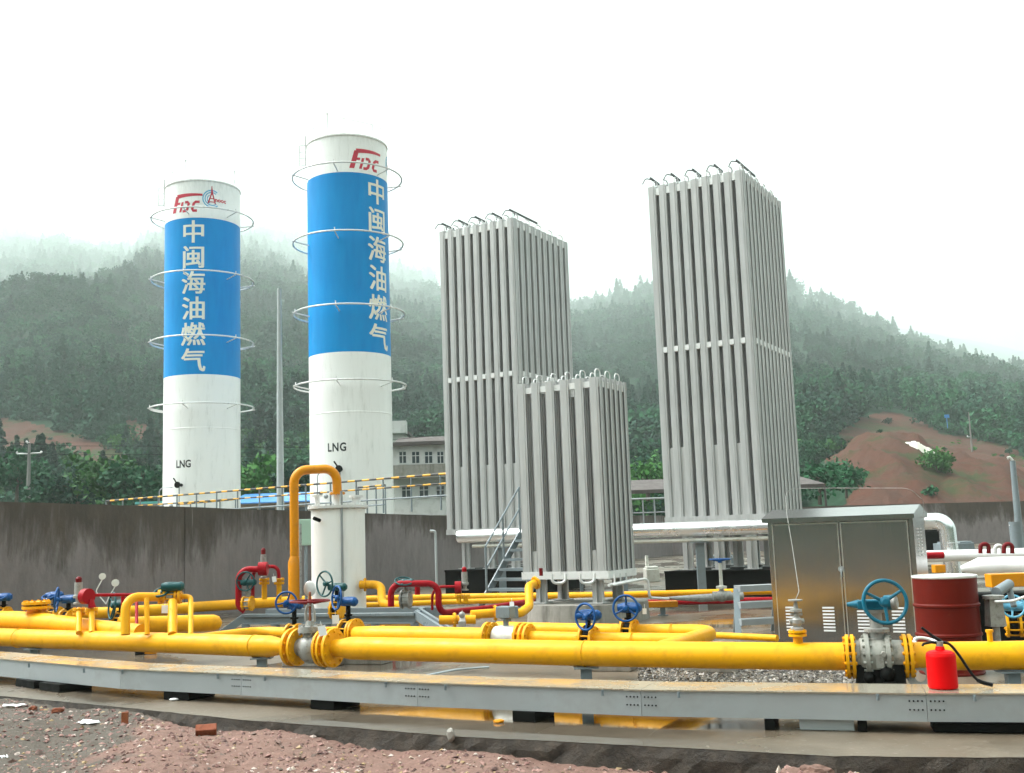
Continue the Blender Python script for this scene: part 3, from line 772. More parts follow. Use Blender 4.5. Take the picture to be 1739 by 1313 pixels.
def oil_mark():
    blue, red = bmesh.new(), bmesh.new()
    for r_, w_ in ((.50, .07), (.38, .06)): ribbon(blue, [(r_*math.cos(R(a))-.1, r_*math.sin(R(a))) for a in range(52, 322, 10)], w_)
    ribbon(blue, [(.26*math.cos(R(a))-.1, .26*math.sin(R(a))-.02) for a in range(120, 260, 10)], .05)
    ribbon(red, [(-.10, .62), (-.12, .30), (-.32, -.28)], .07); ribbon(red, [(-.10, .62), (-.06, .30), (.10, -.28)], .07); ribbon(red, [(-.2, .02), (.02, .02)], .05); ribbon(red, [(-.26, -.18), (.06, -.18)], .05)
    ribbon(red, [(-.1, .75), (-.1, .5)], .05)
    t = text_bm('nooc', .34, .012); me = bpy.data.meshes.new('t')
    for v in t.verts: v.co.x += .42; v.co.y -= .06
    t.to_mesh(me); t.free(); red.from_mesh(me); bpy.data.meshes.remove(me)
    for b_ in (blue, red):
        for v in b_.verts: v.co *= .80
    return blue, red

def lng_tank(label, pxc, d, pxw, ybase, ytop, yb0, yb1, rings, chars, a_text, logo, a_logo, a_oil, lng, ring_w, side):
    cen = ax(pxc, d, 8); cen.z = 0; rad = pxw/2/FPX*d; Zf = lambda y: at(pxc, y, d-rad*.9).z
    th = thing('storage_tank', label, 'storage tank', cen, 'tall liquefied gas storage tanks')
    T = Matrix.Translation(cen); zt, z0, z1 = Zf(ytop), Zf(yb1), Zf(yb0)
    mb = MB(); seam = [z0-2.4]
    prof = [(rad, .3), (rad, seam[0]-.03), (rad+.012, seam[0]), (rad, seam[0]+.03), (rad, z0), (rad, z1), (rad, zt-.09), (rad+.035, zt-.09), (rad+.035, zt-.02), (rad-.03, zt), (rad*.8, zt+.22), (rad*.4, zt+.38), (0, zt+.42)]
    mis = [0, 0, 0, 0, 1, 0, 0, 0, 0, 0, 0, 0]
    mb.lathe(prof, 96, 0, T, mis=mis)
    sh = part('shell', mb, [M_TW, M_TB], th)
    for k in range(4):
        a = R(45+90*k); mb = MB(); q = cen+V(math.cos(a), math.sin(a), 0)*(rad-.2); mb.box((q.x, q.y, .15), (.5, .5, .5)); part('support_leg', mb, M_TW, th)
    Rr = ring_w/2/FPX*d
    for yy in rings:
        z = at(pxc, yy, d).z; mb = MB(); mb.torus(cen+V(0, 0, z), (0, 0, 1), Rr, .035, 80, 8)
        for k in range(6):
            a = R(60*k-95); c_, s_ = math.cos(a), math.sin(a)
            mb.tube([cen+V(c_*(rad-.02), s_*(rad-.02), z-.16), cen+V(c_*(Rr+.1), s_*(Rr+.1), z-.02)], .028, 6)
            mb.tube([cen+V(c_*Rr, s_*Rr, z), cen+V(c_*Rr, s_*Rr, z+.13)], .022, 6)
        part('spray_ring', mb, M_ALUW, th)
    # top guard rail, ladder bracket
    mb = MB(); rt = rad*.86
    mb.tube([cen+V(rt*math.cos(R(a)), rt*math.sin(R(a)), zt+.95) for a in range(0, 181, 12)], .018, 6)
    mb.tube([cen+V(rt*math.cos(R(a)), rt*math.sin(R(a)), zt+.5) for a in range(0, 181, 12)], .014, 6)
    for a in range(0, 181, 30): mb.tube([cen+V(rt*math.cos(R(a)), rt*math.sin(R(a)), zt), cen+V(rt*math.cos(R(a)), rt*math.sin(R(a)), zt+.95)], .018, 6)
    part('guard_rail', mb, M_ALUW, th)
    mb = MB(); mb.tube([cen+V(-rad*.5, .1, zt), cen+V(-rad*.5, .1, zt+1.5)], .03, 8); mb.ball(cen+V(-rad*.5, .1, zt+1.55), .07, 8, 6); part('vent_mast', mb, M_ALUW, th); mb = MB(); mb.tube([cen+V(-rad*.12, -.6, zt+1.1), cen+V(rad*.72, -.9, zt+.62)], .03, 6); part('vent_pipe', mb, M_ALUW, th); mb = MB(); mb.tube([cen+V(rad*.72, -.9, zt+.62), cen+V(rad*.72, -.9, zt+.05)], .018, 6); part('stay', mb, M_ALUW, th); mb = MB(); mb.tube([cen+V(-rad*.12, -.6, zt+1.1), cen+V(-rad*.12, -.6, zt+.2)], .018, 6)
    part('stay', mb, M_ALUW, th)
    a = math.atan2(-cen.y, -cen.x)-R(66); q = cen+V(math.cos(a), math.sin(a), 0)*(rad+.12)
    mb = MB(); mb.bar(q+V(-.05, 0, zt-1.15), q+V(-.05, 0, zt+.2), .05, .05); mb.bar(q+V(-.3, 0, zt-1.1), q+V(-.3, 0, zt-.2), .04, .04)
    for k in range(4): mb.bar(q+V(-.05, 0, zt-1.05+.28*k), q+V(-.32, 0, zt-1.05+.28*k), .03, .03)
    part('ladder', mb, M_ALUW, th)
    for i, ch in enumerate(chars):
        zc = (z1-z0)*(1-(i+.55)/6.1)+z0+.0
        bm = bmesh.new()
        for q_, (dx, dy) in enumerate(((0, 0), (.022, .012), (-.022, .012), (.022, -.012), (-.022, -.012))):
            b2 = text_bm(ch, 1.12); mt = bpy.data.meshes.new('t')
            for v_ in b2.verts: v_.co.x += dx; v_.co.y += dy; v_.co.z = .0015*q_
            b2.to_mesh(mt); b2.free(); bm.from_mesh(mt); bpy.data.meshes.remove(mt)
        wrap(bm, 'painted_character', M_LET, th, cen, rad, R(a_text), zc)
    yl = logo; wrap(company_mark(), 'company_logo', M_LOGOR, th, cen, rad, R(a_logo), Zf(yl))
    bl, rd = oil_mark(); wrap(bl, 'oil_company_logo', M_LOGOB, th, cen, rad, R(a_oil), Zf(yl-8)); wrap(rd, 'oil_company_logo', M_LOGOR, th, cen, rad, R(a_oil), Zf(yl-8), .010)
    wrap(text_bm('LNG', .46, .012, .8, 1.15 if side else 1.0), 'painted_lettering', M_LETB, th, cen, rad, R(lng[0]), Zf(lng[1]))
    # instrument nozzle and pipework low on the shell
    f0 = math.atan2(-cen.y, -cen.x); a = f0+R(lng[2]); q = cen+V(math.cos(a), math.sin(a), 0)*(rad+.02); zz = Zf(lng[3])
    mb = MB(); mb.tube([q+V(0, 0, zz), q+V(math.cos(a)*.35, math.sin(a)*.35, zz)], .07, 10); mb.flange(q+V(math.cos(a)*.35, math.sin(a)*.35, zz), (math.cos(a), math.sin(a), 0), .14, .04); mb.tube([q+V(math.cos(a)*.3, math.sin(a)*.3, zz), q+V(math.cos(a)*.3-.2, math.sin(a)*.3, zz+.3)], .03, 6)
    part('nozzle', mb, M_BLK, th)
    mb = MB(); e = q+V(math.cos(a)*.2, math.sin(a)*.2, 0); mb.tube(fillet([e+V(0, 0, zz), e+V(0, 0, zz-2.6)], .1), .03, 6); mb.tube(fillet([e+V(-.3, 0, zz-.1), e+V(-.9, .1, zz-.1), e+V(-.9, .1, zz-2.5)], .2), .025, 6)
    for k in range(3): mb.ball(e+V(-.35-.2*k, 0, zz-.9-.15*(k % 2)), .09, 10, 6)
    part('gauge_piping', mb, M_GALV, th)
    return th, cen, rad
CH = '\u4e2d\u95fd\u6d77\u6cb9\u71c3\u6c14'
lng_tank('shorter white and blue gas tank at left with both red and blue round logos visible', 343.5, 49.5, 127, 862, 305, 371, 636, (376, 479, 584, 694), CH, -14, 346, -28, 16, (-28, 787, -30, 823), 172, 0)
lng_tank('taller looking white and blue gas tank, nearer, behind the orange arched pipe', 595, 44, 140, 862, 228, 294, 598, (306, 416, 535, 657), CH, 46, 271, 26, 88, (-20, 759, -14, 797), 190, 1)

# ---------------------------------------------------------------- fin-tube vaporizers
def fin_profile(s_, wf=.315):
    """one finned tube seen from above: hub, diagonal fins and four outer flange plates"""
    w, e, t = wf*s_, .335*s_, .025*s_; g = e+t; b_ = g+.035*s_
    return [((-w, -g), (-.17*s_, -g), (-.15*s_, -b_), (-.09*s_, -b_), (-.07*s_, -g), (w, -g), (w, -e), (t, -e), (t, -t), (e, -t), (e, -w), (e+t, -w), (e+t, w), (e, w), (e, t), (t, t), (t, e), (w, e), (w, e+t), (-w, e+t), (-w, e), (-t, e), (-t, t), (-e, t), (-e, w), (-g, w), (-g, .2*s_), (-b_, .17*s_), (-b_, .10*s_), (-g, .07*s_), (-g, -w), (-e, -w), (-e, -t), (-t, -t), (-t, -e), (-w, -e))][0]
AZX, AZY = 120.0, 30.0      # plant grid directions
UX = dirz(AZX); UY = dirz(AZY)
def vaporizer(label, corner, nL, nD, s_, sD, z0, z1, zmid, zleg, slots, blackbase, small=False):
    """corner = nearest top corner (x,y); columns run away along -UX (left face) and UY (right face)"""
    c0 = Vector((corner.x, corner.y, 0)); th = thing('vaporizer', label, 'vaporizer', c0, 'aluminium fin tube vaporizers')
    G = Matrix.Identity(4); ex, ey = -UX, UY
    for i in range(3): G[i][0], G[i][1], G[i][3] = ex[i], ey[i], c0[i]
    # local: +x left along the front face, +y deep
    first = None
    P = [(x*s_, y*sD) for x, y in fin_profile(1.0, .285 if small else .315)]; n = len(P); h = s_*.36; hy = sD*.36
    for i in range(nL):
        for j in range(nD):
            p = G @ V(i*s_, j*sD, 0)
            if first is None:
                mb = MB(); inv = G.copy(); inv.translation = (0, 0, 0)
                e_ = .04 if not small else .02
                vs = [inv @ V(x, y, z0) for x, y in P]+[inv @ V(x, y, z1) for x, y in P]
                mb.v = vs; mb.f = [[k, (k+1) % n, n+(k+1) % n, n+k][::-1] for k in range(n)]+[list(range(n, 2*n))[::-1], list(range(n))]; mb.m = [0]*(n+2); mb.s = [False]*(n+2)
                me = bpy.data.meshes.new('fin_tube'); me.from_pydata(mb.v, [], mb.f); me.materials.append(M_ALU); me.update()
                bm = bmesh.new(); bm.from_mesh(me); bmesh.ops.recalc_face_normals(bm, faces=bm.faces[:]); bm.to_mesh(me); bm.free(); first = me
            o = bpy.data.objects.new('fin_tube', first); C.collection.objects.link(o); o.parent = th; o.location = p-c0+V(0, 0, random.uniform(-.012, .012))
    LX, LY = (nL-1)*s_, (nD-1)*sD
    def ring(z, hh, nm='bracket_band', ins=.012, m=M_ALUW):
        mb = MB(G); q = h-ins; qy = hy-ins
        mb.box((LX/2, -qy+.03, z), (LX+2*q, .06, hh)); mb.box((LX/2, LY+qy-.03, z), (LX+2*q, .06, hh))
        mb.box((-q+.03, LY/2, z), (.06, LY+2*qy-.12, hh)); mb.box((LX+q-.03, LY/2, z), (.06, LY+2*qy-.12, hh)); return part(nm, mb, m, th)
    ring(z1-.12, .16 if not small else .10)
    if zmid: ring(zmid, .13)
    ring(z0+.07, .13 if not small else .12, ins=-.012, m=M_ALU if not small else M_ALUW)
    # clip plates across the slots on both visible faces
    mb = MB(G)
    for i in range(nL-1):
        for z in ([zmid] if zmid else []): mb.box(((i+.5)*s_, -hy+.004, z), (s_*.36, .03, .11))
    for j in range(nD-1):
        for z in ([zmid] if zmid else []): mb.box((-h+.004, (j+.5)*sD, z), (.03, sD*.36, .11))
    if zmid: part('clip_plates', mb, M_ALUW, th)
    for (i, za, zb) in slots:
        mb = MB(G); mb.box(((i+.5)*s_, -hy+.035, (za+zb)/2), (s_*.36, .02, zb-za)); part('cover_strip', mb, M_ALU, th)
    # dark core plates stop daylight between inner tubes
    # header bends on top
    for i in range(0, nL, 1 if small else 2):
        if small:
            mb = MB(G)
            for j in range(0, nD-1, 2):
                pts = fillet([V(i*s_, j*sD, z1-.05), V(i*s_, j*sD, z1+.14), V(i*s_, (j+1)*sD, z1+.14), V(i*s_, (j+1)*sD, z1-.05)], .07, 5)
                mb = MB(G); mb.tube(pts, .010, 8); part('return_bend', mb, M_ALUW, th)
        else:
            mb = MB(G)
            for ii, zz in ((i, .16),)+(((i+1), .16),)*(i+1 < nL):
                if ii > i: part('return_bend', mb, M_ALUW, th); mb = MB(G)
                pts = fillet([V(ii*s_, 0, z1-.05), V(ii*s_, 0, z1+zz), V(ii*s_, sD, z1+zz+.02), V(ii*s_, sD, z1-.05)], .09, 5); mb.tube(pts, .018, 8)
            for j in range(2, nD-1, 2):
                part('return_bend', mb, M_ALUW, th); mb = MB(G)
                pts = fillet([V(i*s_, j*sD, z1-.05), V(i*s_, j*sD, z1+.15), V(i*s_, (j+1)*sD, z1+.15), V(i*s_, (j+1)*sD, z1-.05)], .09, 5); mb.tube(pts, .016, 8)
            part('return_bend', mb, M_ALUW, th)
            mb = MB(G); mb.bar((i*s_+.05, -.02, z1+.24), (i*s_+.03, sD*1.7 if i else sD*4.5, z1+.21), .03, .045)
            mb.tube(fillet([V(i*s_+.20, -.12, z1+.10), V(i*s_+.17, .0, z1+.26), V(i*s_+.04, .1, z1+.23)], .08), .013, 6)
            mb.tube(fillet([V(i*s_-.05, .02, z1+.06), V(i*s_-.03, .1, z1+.18), V(i*s_+.04, .2, z1+.23)], .08), .013, 6)
            part('bar_and_shaded_bends', mb, M_SHADEBEND, th)  # dark bars, plus bent tubes with their shade put into the colour
    if not small:
        mb = MB(G)
        for i in range(nL):
            mb.tube([V(i*s_, 0, z1+.02), V(i*s_, LY, z1+.02)], .02, 6)
        part('header_pipe', mb, M_ALUW, th)
    # legs
    lx = [0.15*LX, .5*LX, .85*LX] if not small else [.12*LX, .88*LX]
    for x in lx:
        for y in (LY*.05, LY*.5, LY*.95) if not small else (LY*.1, LY*.9):
            mb = MB(G); w = .22 if not small else .19
            mb.box((x, y, (zleg+z0+.06)/2), (w, .05, z0+.06-zleg)); mb.box((x, y-.055, (zleg+z0+.06)/2), (.02, .06, z0+.06-zleg)); mb.box((x, y+.055, (zleg+z0+.06)/2), (.02, .06, z0+.06-zleg)); mb.box((x, y, zleg+.008), (w+.08, .28, .02))
            part('leg', mb, M_ALU, th)
    return th, G, LX, LY
HV = .25
v1 = at(888, 895, 25.8); v2 = at(1294, 875, 22.4); v3 = at(1026, 978, 17.5)
M_SHADEBEND = mat('dark_bar_shaded_bend', (.03, .035, .035), .5)
vz = lambda px, y, d: at(px, y, d).z
vaporizer('tall silver fin tube vaporizer behind the small one, at the middle of the yard', v1, 9, 10, HV, .30, vz(884, 905, 25.8), vz(872, 372, 25.8), vz(884, 634, 25.8), .62,
          [(1, 1.55, 3.1), (3, 1.55, 3.1), (6, 1.55, 3.1), (8, 1.55, 3.0)][:3]+[(0, 1.55, 3.1)], True)
vaporizer('tallest silver fin tube vaporizer at right, behind the stainless steel cabinet', v2, 9, 11, HV, .265, vz(1290, 884, 22.4), vz(1264, 290, 22.4), vz(1280, 578, 22.4), .55,
          [(1, 1.55, 3.15), (3, 1.55, 3.15), (6, 1.55, 3.15), (0, 1.5, 1.51)][:3]+[(7, 1.55, 3.15)], True)
vaporizer('short silver fin tube vaporizer on concrete feet at the centre', v3, 6, 6, .272, .19, vz(1020, 984, 17.5), vz(1011, 640, 17.5), None, .30,
          [(0, .8, 1.15), (4, .8, 1.15), (1, 3.65, 3.95), (3, 3.75, 3.95)], False, small=True)

# black bases
def base_block(label, corner, LX, LY, z1, m, over=.15, name='drip_tray'):
    G = Matrix.Identity(4); ex, ey = -UX, UY
    for i in range(3): G[i][0], G[i][1], G[i][3] = ex[i], ey[i], (corner.x, corner.y, 0)[i]
    mb = MB(G); mb.box((LX/2, LY/2, z1/2), (LX+2*over, LY+2*over, z1)); th = thing(name, label, 'base', V(corner.x, corner.y, 0)); part('plinth', mb, m, th, .01)
    mb = MB(G); mb.box((LX/2, -over-.012, z1*.97), (LX+2*over, .02, .05)); part('rim', mb, m, th); return th
base_block('black coated plinth carrying the tall middle vaporizer', v1, 8*HV, 9*.30, .6, M_BLK)
base_block('black coated plinth under the tallest vaporizer, beside the blue topped stem valve', v2, 8*HV, 10*.265, .53, M_BLK)
G3 = Matrix.Identity(4)
for i in range(3): G3[i][0], G3[i][1], G3[i][3] = (-UX)[i], UY[i], (v3.x, v3.y, 0)[i]
mb = MB(G3); mb.lathe([(0, 0), (1.02, 0), (1.0, .29), (0, .29)], 40, 0, Matrix.Translation((.62, .62, 0)))
tag(part('round_plinth', mb, M_PED), 'round weathered concrete plinth under the short vaporizer', 'plinth')

# ---------------------------------------------------------------- piping helpers
def pipe(label, pts, r, m=M_YEL, fl=(), welds=(), name='gas_pipe', cat='pipe', rad=None, n=20, group=None, caps=True, seg=7):
    """fl: (point, axis, radius[, thickness]); welds: (point, axis)"""
    pts = [Vector(p) for p in pts]; th = thing(name, label, cat, pts[0]-V(0, 0, r[0] if isinstance(r, list) else r), group)
    mb = MB(); path = fillet(pts, rad or 2.6*(max(r) if isinstance(r, list) else r), seg) if not isinstance(r, list) else pts
    mb.tube(path, r, n, 0, caps); part('tube', mb, m, th)
    for f in fl:
        mb = MB(); mb.flange(f[0], f[1], f[2], f[3] if len(f) > 3 else .026, f[4] if len(f) > 4 else 8); part('flange', mb, m, th)
    for p, a, rr in welds:
        mb = MB(); mb.torus(p, a, rr+.001, .006, 28, 6); part('weld_bead', mb, m, th)
    return th
def handwheel(th, c, axis, Rr, m, r=.013, spokes=3, rot=.3, dish=0.03):
    T = frame(c, axis); mb = MB(); ax_ = Vector(axis).normalized()
    mb.torus(c, axis, Rr, r, 40, 10)
    for k in range(spokes):
        a = rot+2*PI*k/spokes; q = T @ V(math.cos(a)*Rr, math.sin(a)*Rr, 0)
        mb.tube([T @ V(0, 0, -dish), T @ V(math.cos(a)*Rr*.5, math.sin(a)*Rr*.5, -dish*.5), q], [r*1.05, r*.9, r*.75], 8)
    mb.lathe([(0, -dish-r*1.8), (r*2.6, -dish-r*1.8), (r*2.6, r*.6), (r*1.4, r*1.4), (0, r*1.4)], 16, 0, T)
    return part('handwheel', mb, m, th)
def gear_valve(label, p, yaw, pr, wr, m, woff, waxis=None, style='wafer', bodym=None, fm=M_YEL, group=None, neck=.22, spokes=3, rot=.3, name='gear_valve'):
    """valve centred on a pipe; local x along the pipe, handwheel turned to -y"""
    th = thing(name, label, 'valve', p-V(0, 0, pr*1.6), group)
    L = Matrix.Translation(p) @ Matrix.Rotation(yaw, 4, 'Z'); X = L.to_3x3() @ V(1, 0, 0); Y = L.to_3x3() @ V(0, 1, 0)
    bodym = bodym or M_BLK
    mb = MB(L)
    if style == 'wafer':
        mb.lathe([(0, -.035), (pr*1.35, -.035), (pr*1.35, .035), (0, .035)], 24, 0, frame((0, 0, 0), (1, 0, 0)))
        mb.lathe([(.028, pr), (.028, pr+neck), (0, pr+neck)], 12, 0); mb.lathe([(0, pr+neck*.45), (.05, pr+neck*.45), (.05, pr+neck*.55), (0, pr+neck*.55)], 12)
    part('body', mb, bodym, th)
    for sx in (-1, 1):
        mb = MB(); mb.flange(L @ V(sx*.062, 0, 0), X, pr*1.72, .026, 8); part('flange', mb, fm, th)
    for k in range(8):
        a = 2*PI*(k+.5)/8; mb = MB(L); mb.tube([(-.09, math.cos(a)*pr*1.5, math.sin(a)*pr*1.5), (.09, math.cos(a)*pr*1.5, math.sin(a)*pr*1.5)], .008, 6); part('bolt', mb, fm, th)
    g = V(0, 0, pr+neck+.05); wc = g+Vector(woff)
    mb = MB(L); mb.lathe([(0, -.05), (.085, -.05), (.09, -.02), (.09, .03), (.07, .05), (0, .055)], 20, 0, Matrix.Translation(g))
    mb.tube([g+V(-.09, -.055, 0), g+V(.13, -.055, 0)], [.042, .05], 12); mb.lathe([(0, 0), (.055, 0), (.055, .02), (.03, .05), (0, .05)], 14, 0, frame(g+V(.12, -.055, 0), (1, 0, 0)))
    mb.tube([g+V(-.02, -.05, 0), wc+V(0, .015, 0)], .02, 10); mb.box(g+V(0, .03, 0), (.13, .12, .075))
    part('gearbox', mb, m, th, .006)
    wa = L.to_3x3() @ Vector(waxis or (0, -1, 0))
    handwheel(th, L @ wc, wa, wr, m, .0125, spokes, rot); return th
def relief_valve(label, p, h, m2=M_CAST, name='relief_valve', group=None, capm=M_DKRED):
    th = thing(name, label, 'valve', p, group)
    mb = MB(Matrix.Translation(p)); mb.lathe([(0, 0), (.06, 0), (.06, .02), (.03, .03), (.035, h*.2), (.065, h*.25), (.065, h*.32), (.05, h*.34), (.048, h*.78), (0, h*.78)], 14); part('body', mb, m2, th)
    mb = MB(Matrix.Translation(p)); mb.lathe([(.036, h*.78), (.04, h*.92), (.025, h*.98), (0, h)], 12); part('cap', mb, capm, th)
    mb = MB(Matrix.Translation(p)); mb.flange((0, 0, h*.27), (0, 0, 1), .065, .02, 6); part('flange', mb, m2, th); return th
def paper_tag(label, p, s_=.07):
    mb = MB(Matrix.Translation(p) @ Matrix.Rotation(random.uniform(-.5, .5), 4, 'Z') @ Matrix.Rotation(random.uniform(-.3, .3), 4, 'Y')); mb.box((0, 0, -s_/2), (s_*.8, .004, s_)); mb.box((0, 0, .02), (.004, .004, .05))
    return tag(part('paper_tag', mb, M_WHT), label, 'tag')
def post(label, p, z1, w=.07, m=M_GREY, foot=.16, name='pipe_support', cradle=0, ax_=(1, 0, 0), group='low steel pipe supports'):
    th = thing(name, label, 'support', V(p.x, p.y, 0), group)
    mb = MB(); mb.box((p.x, p.y, .006), (foot, foot, .012)); part('base_plate', mb, m, th)
    mb = MB(); mb.box((p.x, p.y, z1/2+.005), (w, w*.7, z1-.012)); part('column', mb, m, th)
    mb = MB(); mb.box((p.x, p.y, z1), (w*2.2, w*1.6, .012)); part('top_plate', mb, m, th); return th

# ---------------------------------------------------------------- thick foreground gas main
ZP = .38; RP = .113
MY = [(-60, 1080), (0, 1083), (230, 1090), (430, 1097), (525, 1099.5), (700, 1103), (1000, 1110), (1300, 1114), (1440, 1115), (1560, 1114.5), (1739, 1113), (1830, 1112)]
def mp(px, z=ZP): q = gz(px, interp(px, MY), ZP); q.z = z; return q
def mdir(px): return (mp(px+10)-mp(px-10)).normalized()
def reduce_pts(pxs, rs): return [mp(x) for x in pxs], rs
# left run
pts = [mp(x) for x in (-60, 60, 230, 400, 468, 478)]; 
pts, rs = [mp(-60)-mdir(-40)*8]+[mp(x) for x in (-60, 100, 230, 430, 458, 474, 492)], [RP, RP*1.0, RP, RP, RP, RP, RP*.78, RP*.78]
th = pipe('thick yellow gas main running in from the left edge to the grey globe valve', pts, rs, fl=[(mp(497), mdir(497), .195, .032, 10)], welds=[(mp(32), mdir(32), RP), (mp(432), mdir(432), RP)])
pts, rs = [mp(x) for x in (556, 578, 596, 640, 800, 1000, 1200, 1330, 1436)], [RP*.78, RP*.78, RP, RP, RP, RP, RP, RP, RP]
th = pipe('thick yellow main across the middle, from grey globe valve to big ball valve', pts, rs, fl=[(mp(566), mdir(566), .195, .032, 10), (mp(556), mdir(560), .195, .026, 10), (mp(1440), mdir(1440), .178, .026, 12)], welds=[(mp(994), mdir(994), RP)])
pts, rs = [mp(x) for x in (1545, 1640, 1830)], [RP]*4; pts.append(pts[-1]+mdir(1820)*9)
th = pipe('thick yellow gas main from the big ball valve out past the right edge', pts, rs, fl=[(mp(1546), mdir(1546), .178, .026, 12)])
# globe valve
p = mp(527); X = mdir(527); L = frame(p, (0, 0, 1), X)
th = thing('globe_valve', 'old grey globe valve with dark red handwheel in the thick yellow main', 'valve', p-V(0, 0, .25))
mb = MB(L); mb.ball((0, 0, -.01), .14, 24, 14, 0, (1.0, .92, 1.05)); mb.tube([(-.17, 0, .0), (-.05, 0, 0)], [.085, .11], 18); mb.tube([(.05, 0, .02), (.13, 0, .05), (.18, 0, .0)], [.11, .10, .085], 18)
mb.lathe([(0, -.165), (.06, -.16), (.07, -.13), (0, -.12)], 16)
part('body', mb, M_CAST, th)
mb = MB(L); mb.flange((-.155, 0, 0), (1, 0, 0), .19, .026, 10); mb.flange((.165, 0, 0), (1, 0, 0), .19, .026, 10); part('flange', mb, M_YEL, th)
mb = MB(L); mb.lathe([(.08, .09), (.07, .15), (.125, .155), (.125, .19), (.12, .19), (.12, .215), (.05, .22), (.04, .27), (0, .27)], 20)
for k in range(8): mb.lathe([(0, .13), (.013, .13), (.013, .235), (0, .235)], 6, 0, Matrix.Translation((.105*math.cos(k*.785), .105*math.sin(k*.785), 0)))
part('bonnet', mb, M_CAST, th)
mb = MB(L)
for s_ in (-1, 1): mb.tube([(s_*.05, 0, .26), (s_*.055, 0, .36), (s_*.03, 0, .43), (0, 0, .445)], [.018, .014, .015, .02], 8)
mb.lathe([(.03, .42), (.03, .47), (0, .47)], 12); part('yoke', mb, M_CAST, th)
mb = MB(L); mb.lathe([(.013, .22), (.013, .56), (0, .57)], 10); part('stem', mb, M_RUST, th)
handwheel(th, L @ V(0, 0, .47), (0, 0, 1), .20, M_DKRED, .011, 4)
paper_tag('white paper tag wired to the grey globe valve', mp(556)+V(-.02, -.22, .24), .10)
# big ball valve
p = mp(1492); X = mdir(1492); L = frame(p, (0, 0, 1), X)
th = thing('ball_valve', 'big weathered ball valve with large teal handwheel in the thick yellow main', 'valve', V(p.x, p.y, .0))
mb = MB(L); mb.lathe([(.13, -.19), (.13, -.15), (.145, -.14), (.158, -.07), (.16, .02), (.152, .08), (.13, .11), (.13, .19)], 32, 0, frame((0, 0, 0), (1, 0, 0)))
for q in (-.09, .07): mb.flange((q, 0, 0), (1, 0, 0), .185, .035, 14)
mb.box((0, -.14, -.02), (.06, .05, .11)); mb.lathe([(0, 0), (.02, 0), (.02, .06), (0, .06)], 8, 0, frame((.03, -.15, .04), (0, -1, 0)))
part('body', mb, mat('weathered_casting', (.25, .25, .22), .55, .2, paint((.34, .34, .30), (.03, .025, .015), 1.0, 9, .4)), th)
for q in (-.20, .205):
    mb = MB(L); mb.flange((q, 0, 0), (1, 0, 0), .178, .026, 12); part('flange', mb, M_YEL, th)
for k in range(12):
    a = 2*PI*(k+.5)/12
    for q in (-.225, .225):
        mb = MB(L); mb.tube([(q-.05, math.cos(a)*.152, math.sin(a)*.152), (q+.05, math.cos(a)*.152, math.sin(a)*.152)], .009, 6); part('bolt', mb, M_YEL2, th)
mb = MB(L); mb.lathe([(.07, .13), (.065, .2), (.10, .2), (.10, .225), (.05, .23), (.05, .35), (.09, .355), (.09, .386), (0, .386)], 18); part('neck', mb, M_CAST, th)
wc = CMI and at(1503, 1022, mp(1497).y-.26)
Li = L.inverted(); wl = Li @ wc
mb = MB(L); mb.prism([(-.14, -.10), (.05, -.10), (.12, -.04), (.12, .05), (.03, .10), (-.12, .03)], .385, .455); mb.tube([(-.22, 0, .42), (-.12, 0, .42)], [.015, .04], 12)
mb.lathe([(0, 0), (.06, 0), (.062, .05), (.04, .075), (0, .08)], 20, 0, frame((.08, -.02, .43), (.95, -.3, .08))); mb.tube([(wl.x, -.06, wl.z), (wl.x, wl.y+.02, wl.z)], .024, 12); mb.box((-.01, -.05, .42), (.19, .10, .08))
part('gearbox', mb, M_TEAL, th, .008)
mb = MB(L); mb.lathe([(.062, 0), (.062, .03), (.05, .04), (0, .04)], 20, 0, frame((.135, -.037, .434), (.95, -.3, .08))); part('cover_cap', mb, M_CAST, th)
handwheel(th, wc, (L.to_3x3() @ V(.18, -1, .12)), .168, M_TEAL, .0155, 3, rot=.55, dish=.02)
mb = MB(L); mb.box((0, -.02, -.20), (.40, .30, .30), taper=(.9, .7)); mb.ball((.05, -.15, -.12), .06, 10, 7); mb.ball((-.09, -.14, -.15), .05, 10, 7); mb.box((-.01, -.03, -.32), (.44, .36, .10)); mb.box((.16, -.13, -.27), (.12, .1, .10), taper=(.7, .7)); mb.box((.06, -.16, -.24), (.10, .06, .12)); mb.box((-.10, -.17, -.27), (.08, .05, .08)); mb.tube([(-.14, -.12, -.33), (-.12, -.1, -.19)], .02, 8); mb.tube([(.12, -.12, -.33), (.1, -.1, -.19)], .02, 8)
part('support_foot', mb, M_BLK, th, .01)
# spare flange standing behind
p = gz(1622-0, 1160, .0); p = mp(1570)+V(.08, .02, -.26)
mb = MB(); q = at(1563, 1148, mp(1563).y-.05); T = frame(q, (-.25, -1, .1)); mb.lathe([(.045, -.02), (.105, -.02), (.105, .02), (.045, .02), (.045, -.02)], 28, 0, T)
for k in range(8): mb.lathe([(0, .0), (.016, .0), (.016, .028), (0, .028)], 6, 0, T @ Matrix.Translation((.078*math.cos(k*.785), .078*math.sin(k*.785), 0)))
tag(part('blind_flange', mb, M_CAST), 'loose grey bolted flange ring below the main, left of the fire extinguisher', 'flange')

